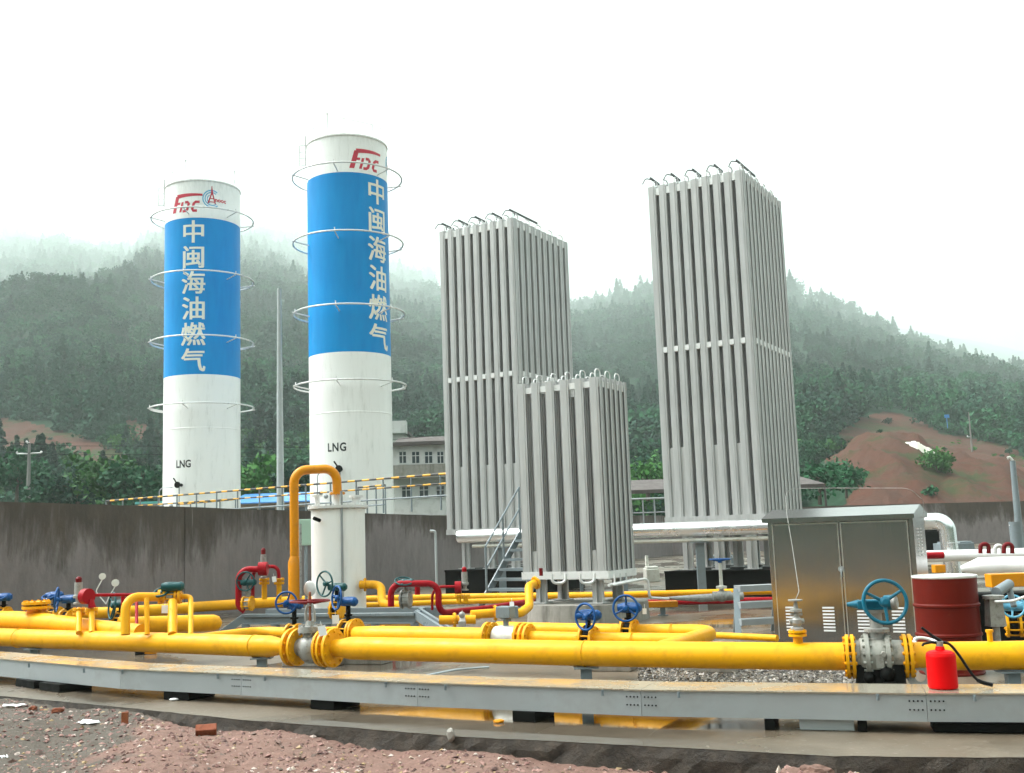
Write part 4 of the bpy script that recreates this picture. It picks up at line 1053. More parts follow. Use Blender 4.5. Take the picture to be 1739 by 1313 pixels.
# gauge branch on main
p = mp(1357); th = thing('instrument_valve', 'slim steel needle valve on a yellow nozzle on top of the main, before the cabinet', 'valve', p+V(0, 0, RP))
T = Matrix.Translation(p)
mb = MB(T); mb.lathe([(.04, RP-.02), (.04, RP+.05), (.075, RP+.05), (.075, RP+.07), (.03, RP+.075)], 16); mb.flange((0, 0, RP+.09), (0, 0, 1), .075, .02, 4); part('nozzle', mb, M_YEL, th)
mb = MB(T); mb.lathe([(0, .21), (.055, .21), (.055, .23), (.03, .24), (.045, .27), (.045, .30), (.025, .32), (.02, .36), (.05, .365), (.05, .385), (.02, .39), (.012, .46), (0, .46)], 14); mb.tube([(-.06, 0, .285), (.06, 0, .285)], .022, 8); mb.box((0, 0, .345), (.10, .02, .02)); mb.lathe([(0, .455), (.06, .455), (.06, .465), (0, .465)], 18)
part('body', mb, M_CAST, th)
mb = MB(); a = p+V(0, 0, .46); mb.tube(fillet([a, at(1357, 1005, p.y)+V(0, 0, .0), at(1345, 925, 11.6), at(1336, 872, 12.0), at(1333, 830, 12.2), at(1420, 829, 12.0), at(1545, 829, 11.5), at(1568, 850, 11.6), at(1570, 895, 11.7)], .12, 6), .0032, 6)
tag(part('signal_cable', mb, M_CAST), 'thin pale cable conduit rising from the needle valve and hooping over the cabinet', 'cable')

# fire extinguisher on the trough
base = gz(1602, 1168, .285); rr = 23.5/FPX*base.y*1.0
th = thing('fire_extinguisher', 'red fire extinguisher with black hose standing on the grey steel trough', 'extinguisher', base)
mb = MB(Matrix.Translation(base)); H_ = .225
mb.lathe([(0, .0), (rr*.96, .0), (rr, .012), (rr, H_), (rr*.93, H_+.02), (rr*.72, H_+.032), (.035, H_+.04), (.028, H_+.065), (0, H_+.065)], 36); part('cylinder', mb, M_EXT, th)
mb = MB(Matrix.Translation(base)); mb.lathe([(.024, H_+.06), (.026, H_+.10), (0, H_+.10)], 12); part('valve_head', mb, M_CAST, th)
mb = MB(Matrix.Translation(base)); mb.tube([(.01, 0, H_+.10), (-.05, 0, H_+.14), (-.12, 0, H_+.20)], [.012, .011, .009], 8); part('squeeze_lever', mb, M_BLACK, th)
mb = MB(Matrix.Translation(base)); mb.tube([(.02, 0, H_+.085), (-.06, 0, H_+.095), (-.115, 0, H_+.085), (-.125, 0, H_+.07)], [.012, .010, .009, .008], 8); part('carry_handle', mb, M_BLACK, th)
mb = MB(Matrix.Translation(base)); pts = [V(.02, 0, H_+.09), V(.07, -.01, H_+.075), V(.13, -.02, H_-.01), V(.185, -.03, H_-.11), V(.24, -.04, H_-.18), V(.33, -.05, .015)]
sm = []
for i in range(len(pts)-1):
    a, b = pts[i], pts[i+1]; c0 = pts[i-1] if i else a; c1 = pts[i+2] if i+2 < len(pts) else b
    for k in range(5):
        t = k/5; sm.append(.5*((2*a)+(b-c0)*t+(2*c0-5*a+4*b-c1)*t*t+(3*a-c0-3*b+c1)*t*t*t))
sm.append(pts[-1]); mb.tube(sm, [.010]*(len(sm)-6)+[.014]*6, 10); part('hose', mb, M_BLACK, th)

# ---------------------------------------------------------------- foreground steel trough (cable tray)
TF = [(-120, 1108), (0, 1119), (100, 1130.5), (141, 1133), (410, 1144), (600, 1153.5), (708, 1158.5), (898, 1166), (1088, 1171), (1160, 1172.5), (1572, 1177), (1739, 1177.5), (1850, 1177)]
TZ1, TZ0 = .28, .085
def tf(px): return gz(px, interp(px, TF), TZ1)
joints = [-110, 205, 410, 708, 1088, 1572, 1840]
th = thing('cable_trough', 'long grey sheet steel cable trough raised on black blocks along the slab edge', 'cable trough', tf(870)-V(0, 0, TZ1))
for a, b in list(zip(joints[:-1], joints[1:]))+[(1840, None), (None, -110)]:
    if b is None: a = 1840; p = tf(1840); q = p+(p-tf(1700)).normalized()*4
    elif a is None: q = tf(-110); p = q+(q-tf(0)).normalized()*5
    else: p, q = tf(a), tf(b)
    dd = (q-p).normalized(); nn = V(-dd.y, dd.x, 0); w = .42
    p2, q2 = p+dd*.0015, q-dd*.0015
    J = lambda jx: V(*[(lambda u: (-u.y, u.x, 0))((tf(jx+60)-tf(jx-60)).normalized())][0])
    na, nb = (J(a), J(b)) if None not in (a, b) else (nn, nn)
    mb = MB()
    z0, z1 = TZ0, TZ1-.012
    A = [p2, q2, q2+nb*w, p2+na*w]
    mb.add([(v.x, v.y, z0) for v in A]+[(v.x, v.y, z1) for v in A], [(3, 2, 1, 0), (4, 5, 6, 7), (0, 1, 5, 4), (1, 2, 6, 5), (2, 3, 7, 6), (3, 0, 4, 7)])
    part('channel', mb, M_GALV, th)
    mb = MB(); o_ = -nn*.012; A = [p2+o_, q2+o_, q2+nb*(w+.012), p2+na*(w+.012)]
    mb.add([(v.x, v.y, z1+.001) for v in A]+[(v.x, v.y, TZ1) for v in A], [(3, 2, 1, 0), (4, 5, 6, 7), (0, 1, 5, 4), (1, 2, 6, 5), (2, 3, 7, 6), (3, 0, 4, 7)])
    part('lid', mb, mat('galvanised_lid_reflection', (.5, .52, .52), .18, .35, paint((.33, .30, .235), (.24, .19, .12), .12, 1.5, .14)) if 'galvanised_lid_reflection' not in bpy.data.materials else bpy.data.materials['galvanised_lid_reflection'], th)  # tan in the lid colour stands for the yellow pipe's reflection
# splice bolts and latches, each cluster placed on the front face
for j in joints[1:-1]:
    if j == 205: continue
    p = tf(j); dd = (tf(j+20)-tf(j-20)).normalized(); nn = V(-dd.y, dd.x, 0)
    mb = MB()
    for zz in (.225, .165):
        for k in range(-4, 5):
            if k == 0: continue
            mb.lathe([(0, 0), (.0065, 0), (.005, .006), (0, .007)], 8, 0, frame(p+dd*(.028*k)-nn*.0005+V(0, 0, zz-TZ1), -nn))
    part('splice_bolts', mb, M_BLK, th)
for px in (52, 145, 210, 372, 452, 657, 758, 1024, 1153, 1490, 1654):
    p = tf(px); dd = (tf(px+20)-tf(px-20)).normalized(); nn = V(-dd.y, dd.x, 0); mb = MB()
    c = p-nn*.017+V(0, 0, -.03); mb.bar(c+V(0, 0, -.022), c+V(0, 0, .022), .020, .008); mb.tube([c+V(0, 0, -.02)-nn*.004, c+V(0, 0, .016)-nn*.009], .005, 6)
    part('latch', mb, M_GREY, th)
def block(x0, x1, lab, m=M_BLK, name='support_block', h=TZ0):
    px = (x0+x1)/2; p = tf(px); dd = (tf(px+20)-tf(px-20)).normalized(); nn = V(-dd.y, dd.x, 0); w = (tf(x1)-tf(x0)).length
    mb = MB(); c = p+nn*.20; mb.bar(V(c.x, c.y, .0)-dd*w*0+V(0, 0, .001), V(c.x, c.y, h-.001), .36, w, up=dd)
    return tag(part(name, mb, m, bevel=.006), lab, 'block', 'blocks under the cable trough')
for x0, x1, lab in ((24, 55, 'black support block under the trough at the far left'), (64, 98, 'black support block, second from the left under the trough'), (275, 317, 'black support block under the trough beside the small white stone'),
                    (524, 564, 'black support block under the trough below the globe valve'), (866, 905, 'black support block under the middle of the trough beside scattered yellow scraps'),
                    (1294, 1312, 'narrow black support block left of the pale board under the trough'), (1452, 1468, 'narrow black support block right of the pale board under the trough')):
    block(x0, x1, lab)
p = tf(1403); dd = mdir(1403); mb = MB(); mb.bar(tf(1357)+V(0, .05, -TZ1+.045), tf(1450)+V(0, .05, -TZ1+.045), .012, .078); tag(part('filler_board', mb, M_GALV, bevel=.003), 'pale sheet metal board closing the gap under the trough at right', 'board')
mb = MB()
a, b = tf(1588)+V(0, .12, -TZ1+.04), tf(1800)+V(0, .12, -TZ1+.04); mb.bar(a, b, .16, .07); tag(part('black_bar', mb, M_BLK, bevel=.02), 'black bar lying under the trough at the lower right', 'timber')  # plain black bar along the underside of the trough
mb = MB(); p = tf(846)+V(0, -.06, -TZ1); 
bpy.data.objects[-1] if False else None
rock('mortar_scrap', 'yellowish scrap of insulation beside the middle support block under the trough', p, .035, M_YEL2, 2, (1.4, .7, .5), 'scrap')
mb = MB(); a = gz(715, 1149, .02); b = gz(830, 1133, .02); mb.tube([a, a.lerp(b, .5)+V(0, 0, .02), b], .012, 8); tag(part('plastic_conduit', mb, mat('pale_blue_conduit', (.45, .55, .62), .3)), 'pale blue conduit lying on the wet slab behind the trough', 'conduit')

# supports of main
for px, lab in ((60, 'steel support under the left end of the thick main'), (445, 'steel support under the main just left of the globe valve'), (548, 'slim steel support under the globe valve'), (994, 'steel support under the main at its middle weld'), (1716, 'dark steel support under the main at the right edge')):
    p = mp(px); post(lab, p, ZP-RP-.01, .10 if px != 548 else .05, foot=.3)
for px, py, w, lab in ((620, 1128, .55, 'low concrete footing under the yellow main right of the globe valve'), (1040, 1140, .5, 'low concrete footing below the main near the centre'), (530, 1132, .7, 'flat concrete pad below the globe valve'), (1215, 1142, .55, 'dark concrete footing under the main left of the cabinet')):
    q = gz(px, py, 0); mb = MB(Matrix.Translation((q.x, q.y+.12, 0)) @ Matrix.Rotation(R(-22), 4, 'Z')); mb.box((0, 0, .045), (w, .3, .09)); tag(part('footing', mb, M_PED, bevel=.01), lab, 'footing')

# ---------------------------------------------------------------- second and third pipe rows
def zp(px, py, z=ZP): return gz(px, py, z)
r2 = .075
a = mp(300); 
A, B_ = zp(600, 1077), zp(1150, 1088)
v1p, v2p = zp(500, 1076), zp(592, 1074)
def yawof(p, q): d = q-p; return math.atan2(d.y, d.x)
# pipe B : branch leaving the main
pipe('yellow branch pipe slanting back from the main to the first blue wheel valve', [mp(292), zp(440, 1073), v1p-(B_-A).normalized()*.05], .068, rad=.5)
gear_valve('blue handwheel valve behind the globe valve, left of the two there', v1p, yawof(A, B_), .07, .125, M_BLUEV, (0, -.14, .03), (.5, -1, .05), rot=1.2)
gear_valve('blue handwheel valve behind the globe valve, right of the two there, with paper tag', v2p, yawof(A, B_), .09, .135, M_BLUEV, (-.06, -.14, .05), (-.55, -1, .1), rot=.7)
paper_tag('white paper tag hanging left of the right-hand blue valve wheel', v2p+V(-.12, -.2, .22), .10)
dv = (B_-A).normalized()
pts = [v2p+dv*.08, zp(612, 1077.5), zp(640, 1079), zp(700, 1080), zp(826, 1083)]
pipe('yellow second row pipe from the right blue valve to the cream flow meter', pts, [.07, .09, .105, .105, .105], fl=[(v2p+dv*.11, dv, .165, .026, 10), (zp(829, 1083), dv, .165, .03, 8)], welds=[(zp(650, 1079), dv, .105)])
pipe('short yellow spool between the two blue wheel valves', [v1p+dv*.05, v2p-dv*.06], .07)
# meter
p = zp(860, 1082.5); L = frame(p, (0, 0, 1), dv); th = thing('flow_meter', 'cream turbine flow meter with grey register box in the second yellow pipe row', 'flow meter', p-V(0, 0, .12))
mb = MB(L); mb.lathe([(.09, -.15), (.115, -.13), (.125, -.05), (.125, .05), (.115, .13), (.09, .15)], 28, 0, frame((0, 0, 0), (1, 0, 0))); part('body', mb, M_METER, th)
for q in (-.165, .165):
    mb = MB(L); mb.flange((q, 0, 0), (1, 0, 0), .155, .026, 8); part('flange', mb, M_YEL, th)
mb = MB(L); mb.lathe([(.03, .10), (.03, .19), (.06, .19), (.06, .2), (0, .2)], 16); mb.box((0, 0, .265), (.17, .13, .12)); part('register_box', mb, M_GREY, th, .008)
mb = MB(L); mb.box((-.12, -.14, -.02), (.1, .01, .08), M=Matrix.Rotation(.3, 4, 'X')); part('name_plate', mb, M_ALUW, th)
E1 = zp(1172, 1081)
pipe('yellow pipe of the second row from the flow meter to the slanting header', [p+dv*.19, zp(905, 1084), zp(1000, 1086.5), zp(1165, 1089)], [.082, .075, .075, .075], fl=[(p+dv*.22, dv, .15, .026, 8), (zp(899, 1084), dv, .15, .026, 8)], welds=[(zp(1074, 1088), dv, .075)])
C1, C2 = zp(905, 1069), zp(1215, 1073.5)
pipe('yellow pipe of the third row ending in a bend that slants back to the main', [zp(845, 1067), C1, zp(1050, 1072), C2, mp(1105)+V(.0, .09, .0)], .078, rad=.26, seg=8, welds=[(zp(1140, 1073.3), dv, .078)])
vv = zp(1000, 1086.5); gear_valve('blue handwheel valve in front of the concrete plinth, left one of the pair', vv, yawof(A, B_), .078, .13, M_BLUEV, (.03, -.12, -.01), (-.3, -1, .05), rot=.5, neck=.12)
vv = zp(1069, 1073); gear_valve('blue handwheel valve right of the concrete plinth, on the third yellow pipe row', vv, yawof(A, B_), .078, .135, M_BLUEV, (.02, -.12, .0), (.15, -1, .05), rot=1.5, neck=.13)
paper_tag('tiny white tag beside the rightmost blue valve wheel', vv+V(.16, -.12, .25), .06)
pipe('thin yellow pipe on the ground running to the foot of the stainless cabinet', [zp(1195, 1078, .30), zp(1320, 1084, .30)], .035)

# far yellow lines
FZ = .25
pipe('long thin yellow line crossing the yard behind the short vaporizer', [gz(622, 1017, FZ), gz(780, 1013.5, FZ), gz(1050, 1010.5, FZ), gz(1330, 1003.5, FZ)], .062, n=14, welds=[(gz(845, 1012.8, FZ), (1, 0, 0), .062), (gz(1110, 1009, FZ), (1, 0, 0), .062)])
pipe('far yellow line along the stained wall, from the left tee to the arched vent', [gz(60, 1040, FZ), gz(240, 1040, FZ), gz(330, 1031, FZ), gz(500, 1021, FZ), gz(560, 1019, FZ)], .10, n=16)
pipe('thin lower yellow line behind the red loop in front of the white pot', [gz(618, 1028, .2), gz(760, 1022.5, .2), gz(905, 1019, .2)], .05, n=12)
pipe('long thin red line running under the far yellow line at right', [gz(1075, 1023.5, .12), gz(1180, 1022, .12), gz(1340, 1018, .12)], .052, M_RED, n=12, name='red_pipe')
pipe('silver clad pipe with a pale joint beside the blue topped stem valve', [at(1118, 1017, 18.4), at(1130, 1016, 18.4), at(1190, 1016, 18.4), at(1245, 1013, 18.4), at(1262, 1012, 18.4)], [.02, .02, .065, .065, .065], M_CAST, n=12, name='steel_pipe')
# blue topped stem valve
p = at(1226, 1012, 18.3); th = thing('stem_valve', 'tall stem valve with flat blue wheel on top, left of the cabinet', 'valve', V(p.x, p.y, p.z-.1))
mb = MB(Matrix.Translation(p)); mb.ball((0, 0, 0), .10, 16, 10); mb.tube([(-.15, 0, 0), (.15, 0, 0)], .075, 12); part('body', mb, M_CAST, th)
mb = MB(Matrix.Translation(p)); mb.lathe([(.04, .05), (.04, .12), (.09, .12), (.09, .16), (.03, .17), (.026, .55), (0, .55)], 12); part('stem_housing', mb, M_METER, th)
handwheel(th, p+V(0, 0, .60), (0, 0, 1), .17, M_BLUEV, .014, 4)
mb = MB(); q = at(1125, 1026, 18.6); mb.box((q.x, q.y, q.z), (.50, .18, .10)); tag(part('timber_beam', mb, M_YEL2, bevel=.01), 'short yellow steel beam carrying the thin pipe right of the short vaporizer', 'beam')
post('steel post under the short yellow beam right of the short vaporizer', q, q.z-.05, .08)
pipe('thin bent white pipe dropping from the short vaporizer towards the blue stem valve', [at(1040, 994, 17.2), at(1100, 982, 17.6), at(1103, 1015, 17.6), at(1135, 1017, 18.2)], .022, M_ALUW, rad=.08, n=10, name='cold_pipe')

# insulated overhead line
PZ = 1.41
def ins(t): return V(-1.22+.866*t, 24.6-.5*t, PZ)
pipe('long silver clad insulated pipe running across in front of the tall vaporizers', [ins(-.1), ins(0), ins(4), ins(9.9), ins(10.25)+V(0, 0, 0), V(ins(10.3).x, ins(10.3).y, .30)], .145, M_SS, n=28, name='insulated_pipe', rad=.34, seg=10, welds=[(V(ins(10.3).x, ins(10.3).y, .78), (0, 0, 1), .145), (V(ins(10.3).x, ins(10.3).y, 1.02), (0, 0, 1), .145)])
pipe('thin cream pipe hung directly below the long silver clad pipe', [ins(.25)-V(0, 0, .22), ins(3.2)-V(0, 0, .22), ins(8.5)-V(0, 0, .22)], .04, M_METER, n=10, name='cold_pipe')
for t, lab in ((3.9, 'grey post carrying the silver pipe right of the short vaporizer'), (5.6, 'grey post carrying the silver pipe in front of the tallest vaporizer'), (1.0, 'grey post carrying the silver pipe beside the stairs')):
    q = ins(t); post(lab, q, PZ-.27, .16, foot=.3, group='posts under the insulated pipe', name='pipe_post')

# ---------------------------------------------------------------- white pot and orange arched vent
pd = 20.0; pc = ax(575, pd, 1); ptop = at(575, 858, pd-.45).z
th = thing('buffer_pot', 'squat white upright vessel with flanged lid in front of the stained wall', 'vessel', V(pc.x, pc.y, 0)); T = Matrix.Translation((pc.x, pc.y, 0)); pr = 45/FPX*pd
mb = MB(T); mb.lathe([(0, .12), (pr, .12), (pr, ptop-.05), (0, ptop-.05)], 48); part('shell', mb, M_TW, th)
mb = MB(T); mb.lathe([(0, ptop-.048), (pr+.06, ptop-.048), (pr+.06, ptop), (0, ptop)], 48)
for k in range(24): mb.lathe([(0, ptop-.07), (.018, ptop-.07), (.018, ptop+.03), (0, ptop+.03)], 6, 0, Matrix.Translation(((pr+.03)*math.cos(k*PI/12), (pr+.03)*math.sin(k*PI/12), 0)))
part('lid', mb, M_ALUW, th)
for px, h, r_ in ((541, .17, .05), (575, .22, .09), (608, .14, .08)):
    q = ax(px, pd-.1, 0); mb = MB(Matrix.Translation((q.x, q.y, ptop))); mb.lathe([(r_, 0), (r_, h), (r_+.05, h), (r_+.05, h+.04), (0, h+.04)], 16); part('nozzle', mb, M_ALUW, th)
for k in range(3):
    a = 2*PI*k/3-1.2; mb = MB(T); mb.box((pr*.8*math.cos(a), pr*.8*math.sin(a), .06), (.16, .16, .12)); part('foot', mb, M_TW, th)
mb = MB(); q = at(581, 930, pd-.5); mb.tube([V(q.x, q.y, .3), V(q.x, q.y, ptop+.25)], .022, 8); part('conduit', mb, M_GALV, th)
q = at(543, 884, pd-.47); mb = MB(); mb.tube([q, q+V(-.08, -.12, .04)], .035, 8); part('sight_port', mb, M_BLK, th)
q0 = at(600, 990, pd-.3)
pipe('yellow elbow pipe coming out of the right side of the white vessel', [at(612, 993, 19.7), at(647, 993, 19.6), at(649, 1026, 19.2), at(690, 1029, 18.8)], .075, rad=.2, fl=[(at(620, 993, 19.7), (1, 0, 0), .12)], n=14)
vd = 19.5
pts = fillet([at(501, 1022, vd), at(499, 799, vd), at(571, 795.5, vd+.2), at(573, 838, vd+.2)], .24, 8)
th = pipe('orange yellow vent pipe arching up and over into the white vessel', pts, .082, M_YEL2, n=18, rad=.24, fl=[(at(573, 838, vd+.2), (0, 0, 1), .14)])
mb = MB(); mb.tube([at(501, 1020, vd), at(500.5, 955, vd), at(500.3, 945, vd)], [.118, .118, .084], 20); part('thick_sleeve', mb, M_YEL2, th)
mb = MB(); mb.tube([at(511, 1015, vd-.1), at(510, 890, vd-.1)], .022, 8); part('side_tube', mb, M_CAST, th)
th = thing('control_panel', 'pale green panel behind the orange vent pipe left of the white vessel', 'panel', at(518, 1000, 21)); q = at(519, 904, 21); mb = MB(); mb.box(q, (.26, .10, .50)); part('case', mb, M_PGREEN, th, .01); mb = MB(); mb.tube([V(q.x, q.y+.02, 0), V(q.x, q.y+.02, q.z-.25)], .035, 8); part('post', mb, M_GREY, th)

# pipe with gooseneck near pot
mb = MB(); q = at(526, 1000, 19.6); mb.ball((q.x, q.y, q.z), .11, 12, 8, 0, (1, .7, 1.3)); tag(part('covered_meter', mb, M_WHT), 'small white wrapped instrument at the left foot of the white vessel', 'instrument')
gear_valve('dark teal handwheel valve in front of the white vessel', at(572, 1020, 14.8)-V(0, 0, .12), R(-15), .07, .165, M_DTEAL, (-.12, -.12, .05), (-.5, -1, .05), rot=.2, neck=.18)

# ---------------------------------------------------------------- skid frame
sk = 18.0
def sp_(px, py, d=sk): return at(px, py, d)
th = thing('skid_frame', 'low grey steel skid frame with slanted end behind the globe valve', 'frame', V(sp_(410, 1060).x, sk, 0))
a, b = sp_(415, 1040), sp_(706, 1041, 17.0); zt = .30
mb = MB(); mb.bar(V(a.x, a.y, zt-.02), V(b.x, b.y, zt-.02), .16, .04); mb.bar(V(a.x, a.y, zt-.15), V(b.x, b.y, zt-.15), .14, .02); mb.bar(V(a.x, a.y-.02, zt-.08), V(b.x, b.y-.02, zt-.08), .02, .13); part('long_beam', mb, M_GREY, th)
mb = MB(); mb.bar(V(a.x+.1, a.y+1.2, zt-.08), V(b.x+.3, b.y+1.2, zt-.08), .12, .15); part('long_beam', mb, M_GREY, th)
for px in (418, 470, 560, 640, 704):
    q = a.lerp(b, (px-415)/291); mb = MB(); mb.box((q.x, q.y, (zt-.16)/2), (.12, .12, zt-.16)); part('leg', mb, M_GREY, th)
mb = MB(); mb.bar(V(a.x, a.y, zt-.05), V(a.x-.35, a.y-.1, .01), .06, .12); part('slanted_brace', mb, M_GREY, th)
c = sp_(762, 1063, 16.0)
for off in (0, .55):
    mb = MB(); mb.bar(V(b.x+off*0, b.y+off, zt-.03), V(c.x, c.y+off, .02), .05, .14); part('slanted_brace', mb, M_GREY, th)
mb = MB(); mb.bar(V(b.x, b.y, zt-.02), V(b.x, b.y+1.2, zt-.02), .08, .05); part('end_beam', mb, M_GREY, th)
mb = MB(); mb.bar(V(c.x, c.y, .03), V(c.x, c.y+.6, .03), .1, .03); part('foot_plate', mb, M_GREY, th)

# red loops
def redloop(label, P, r): return pipe(label, P, r, M_RED, rad=.17, n=14, name='red_pipe', seg=6)
d_ = 17.9
redloop('thick red pipe loop with square shoulders left of the orange vent pipe', [at(416, 1038, d_), at(405, 1030, d_), at(405.5, 967, d_), at(447, 967, d_)], .052)
redloop('thinner red pipe loop reaching over the yellow stems beside the orange vent', [at(429, 1033, d_+.1), at(430, 963, d_+.1), at(472, 962, d_+.1), at(474, 982, d_+.1)], .030)
for px, y0 in ((449, 1018), (474, 1018)):
    q = at(px, y0, d_+.2); t = at(px, 984, d_+.2)
    th = pipe('yellow stub stem below the %s' % ('relief valve with white body' if px == 449 else 'red loop end, right of the relief valve stem'), [q, t], .045, n=12, name='stub_pipe', fl=[(t, (0, 0, 1), .085), (t-V(0, 0, .06), (0, 0, 1), .085)])
relief_valve('relief valve with white body and dark red cap left of the orange vent', at(447.5, 982, d_+.2), .50)
mb = MB(); q = at(447, 966, d_-.05); mb.lathe([(0, -.07), (.11, -.07), (.11, .07), (0, .07)], 20, 0, frame(q, (1, 0, 0))); tag(part('red_flange', mb, M_RED), 'red round flange beside the relief valve left of the orange vent', 'flange')
paper_tag('white tag on the red loop end left of the orange vent', at(465, 979, d_-.1), .09)
gear_valve('dark teal handwheel valve inside the red loops left of the orange vent', at(421, 1025, d_)-V(0, 0, 0), R(-10), .07, .15, M_DTEAL, (0, -.1, .02), neck=.22, rot=.9, bodym=M_CAST)
d_ = 17.6
redloop('thick red pipe loop right of the white vessel, running on into the slanting red line', [at(664, 1030, d_), at(664, 991.5, d_), at(744.5, 991, d_), at(745, 1042, d_), at(830, 1033, d_+.9), at(905, 1021, 19.5)], .052)
redloop('thin red pipe bridging from the right red loop to the relief valve', [at(734, 1036, d_+.1), at(734, 997, d_+.1), at(778, 996, d_+.1)], .022)
redloop('short upright red pipe behind the shoulder of the right red loop', [at(709, 1010, d_+.4), at(709, 986, d_+.4)], .045)
gear_valve('dark teal valve with grey body inside the right red loop', at(689, 1018, d_+.1), R(-10), .085, .14, M_DTEAL, (0, -.1, .02), (.2, -.4, 1), neck=.14, bodym=M_CAST, fm=M_CAST)
relief_valve('relief valve with pale body and red cap before the black plinth of the middle vaporizer', at(789.5, 1003, d_), .38, capm=M_RED)
mb = MB(); q = at(778, 998, d_-.02); mb.lathe([(0, -.05), (.10, -.05), (.10, .05), (0, .05)], 18, 0, frame(q, (1, 0, 0))); tag(part('red_flange', mb, M_RED), 'red round flange left of the relief valve near the middle vaporizer plinth', 'flange')
for px in (779, 791): 
    t = at(px, 1012, d_); pipe('thin yellow stem under the %s red fitting by the middle vaporizer plinth' % ('left' if px == 779 else 'right'), [at(px, 1024, d_), t], .04, n=10, name='stub_pipe', fl=[(t, (0, 0, 1), .07)])
# small branch, yellow bends near plinth
pipe('small yellow pipe with a capped end beside the right red loop', [at(746, 1053, 15.2), at(770, 1053, 15.2), at(808, 1052, 15.2)], .062, n=14, fl=[(at(772, 1053, 15.2), (1, .1, 0), .10), (at(784, 1053, 15.2), (1, .1, 0), .10)])
paper_tag('white tag on the small capped yellow pipe', at(785, 1042, 15.0), .10)
mb = MB(); q = at(785, 1062, 15.0); mb.box(q, (.10, .1, .12)); mb.ball((q.x, q.y, q.z+.14), .045, 10, 6); tag(part('small_gauge', mb, M_CAST, bevel=.01), 'small grey gauge block above the small capped yellow pipe', 'gauge')
pipe('yellow swan neck pipe rising to the left foot of the short vaporizer', [at(800, 1044, 15.4), at(843, 1041, 15.5), at(884, 1042, 15.6), at(899, 1030, 15.9), at(898, 996, 16.2), at(912, 989, 16.6)], .062, rad=.15, n=14, fl=[(at(841, 1041, 15.5), (1, .1, 0), .11), (at(910, 990, 16.5), (.8, .5, .3), .10)])
th = thing('junction_box', 'grey junction box behind the cream flow meter', 'box', at(866, 1060, 15.0)); mb = MB(); q = at(865, 1040, 15.0); mb.box(q, (.24, .12, .16)); part('case', mb, M_GREY, th, .008); mb = MB(); mb.box((q.x, q.y, q.z-.2), (.04, .04, .26)); part('post', mb, M_GREY, th)
paper_tag('white tag leaning on the grey junction box behind the flow meter', at(869, 1022, 14.9), .08)
# low header loops below short vaporizer
mb = MB(); 
for k, (x0, x1) in enumerate(((937, 961), (985, 1010))):
    pp = fillet([at(x0, 975, 17.3), at(x0+1, 991, 17.3), at(x1-1, 990, 17.3), at(x1, 974, 17.3)], .08, 6)
    tag(part('cold_pipe', MB().tube(pp, .022, 8), M_ALUW), '%s white pipe bend hanging below the short vaporizer' % ('left' if k == 0 else 'right'), 'pipe bend')
for k in range(4):
    x = 1048+k*12; pass
th = thing('manifold', 'white comb shaped manifold low on the right side of the short vaporizer', 'manifold', at(1040, 994, 17.1))
mb = MB(); mb.tube([at(1034, 994, 17.1), at(1080, 984, 18.4)], .024, 8); part('header', mb, M_ALUW, th)
for k in range(4):
    x = 1044+k*10; mb = MB(); mb.tube([at(x, 991-k*2.2, 17.35+k*.3), at(x-.5, 975-k*1, 17.35+k*.3)], .014, 8); part('riser', mb, M_ALUW, th)
mb = MB(); q = at(919, 978, 17.2); mb.tube([q, q+V(0, 0, .12)], .03, 8); tag(part('red_tag_valve', mb, M_DKRED), 'tiny dark red cap at the lower left corner of the short vaporizer', 'cap')

# ---------------------------------------------------------------- left cluster
ld = 13.6
pipe('fat yellow header with a rounded capped end at left, behind the main', [at(200, 1063, 13.6), at(300, 1059.5, 13.9), at(362, 1058, 14.1), at(371, 1058, 14.13), at(375, 1058, 14.15)], [.105, .105, .105, .085, .04], n=24)
pipe('yellow pipe joining the main obliquely from the far left', [at(-60, 1054, 14.9), at(30, 1055, 14.4), at(80, 1058, 14.0), at(130, 1063, 13.6), at(185, 1069, 13.2), at(240, 1075, 12.8)], [.13, .13, .12, .105, .10, .10], n=24)
pipe('second yellow line at the far left behind the flanged tee', [at(-60, 1047, 17), at(60, 1049, 16.8), at(110, 1043, 16.6), at(200, 1040, 16.6), at(330, 1032, 17.0)], .085, n=18, rad=.4)
q = at(64, 1058, 14.3)
th = thing('flanged_tee', 'short upright yellow tee with bolted top flange at the far left', 'pipe tee', q-V(0, 0, .1)); t = at(62, 1024, 14.2)
mb = MB(); mb.tube([q, t-V(0, 0, .02)], [.135, .115], 24); part('tube', mb, M_YEL2, th)
for k, zz in enumerate((0, -.055)):
    mb = MB(); mb.flange(t+V(0, 0, zz), (0, 0, 1), .175, .035, 12); part('flange', mb, M_YEL, th)
gear_valve('blue valve head cut by the left edge of the picture', at(6, 1043, 15.0), R(-18), .06, .11, M_BLUEV, (0, -.1, 0), (0, -.4, 1), neck=.12)
gear_valve('blue valve head just right of the flanged yellow tee', at(93, 1043, 14.9), R(-18), .06, .10, M_BLUEV, (0, -.1, 0), (0, -.4, 1), neck=.14)
paper_tag('white tag between the flanged tee and the blue valve head', at(79, 1022, 14.2), .10)
gear_valve('blue handwheel valve at left between tee and relief valve, wheel facing left', at(116, 1052, 14.0), R(-20), .075, .15, M_BLUEV, (-.08, -.12, 0), (-1, -.7, .1), neck=.13)
relief_valve('relief valve with cream body and dark red cap at the far left', at(133, 1026, 13.6), .34)
for i, px in enumerate((134, 156)):
    t = at(px, 1035, 13.4); pipe('thin yellow stem with flange under the %s at left' % ('cream relief valve' if i == 0 else 'round red flange'), [at(px, 1075, 13.1), t], .036, n=12, name='stub_pipe', fl=[(t, (0, 0, 1), .07), (t-V(0, 0, .05), (0, 0, 1), .07)])
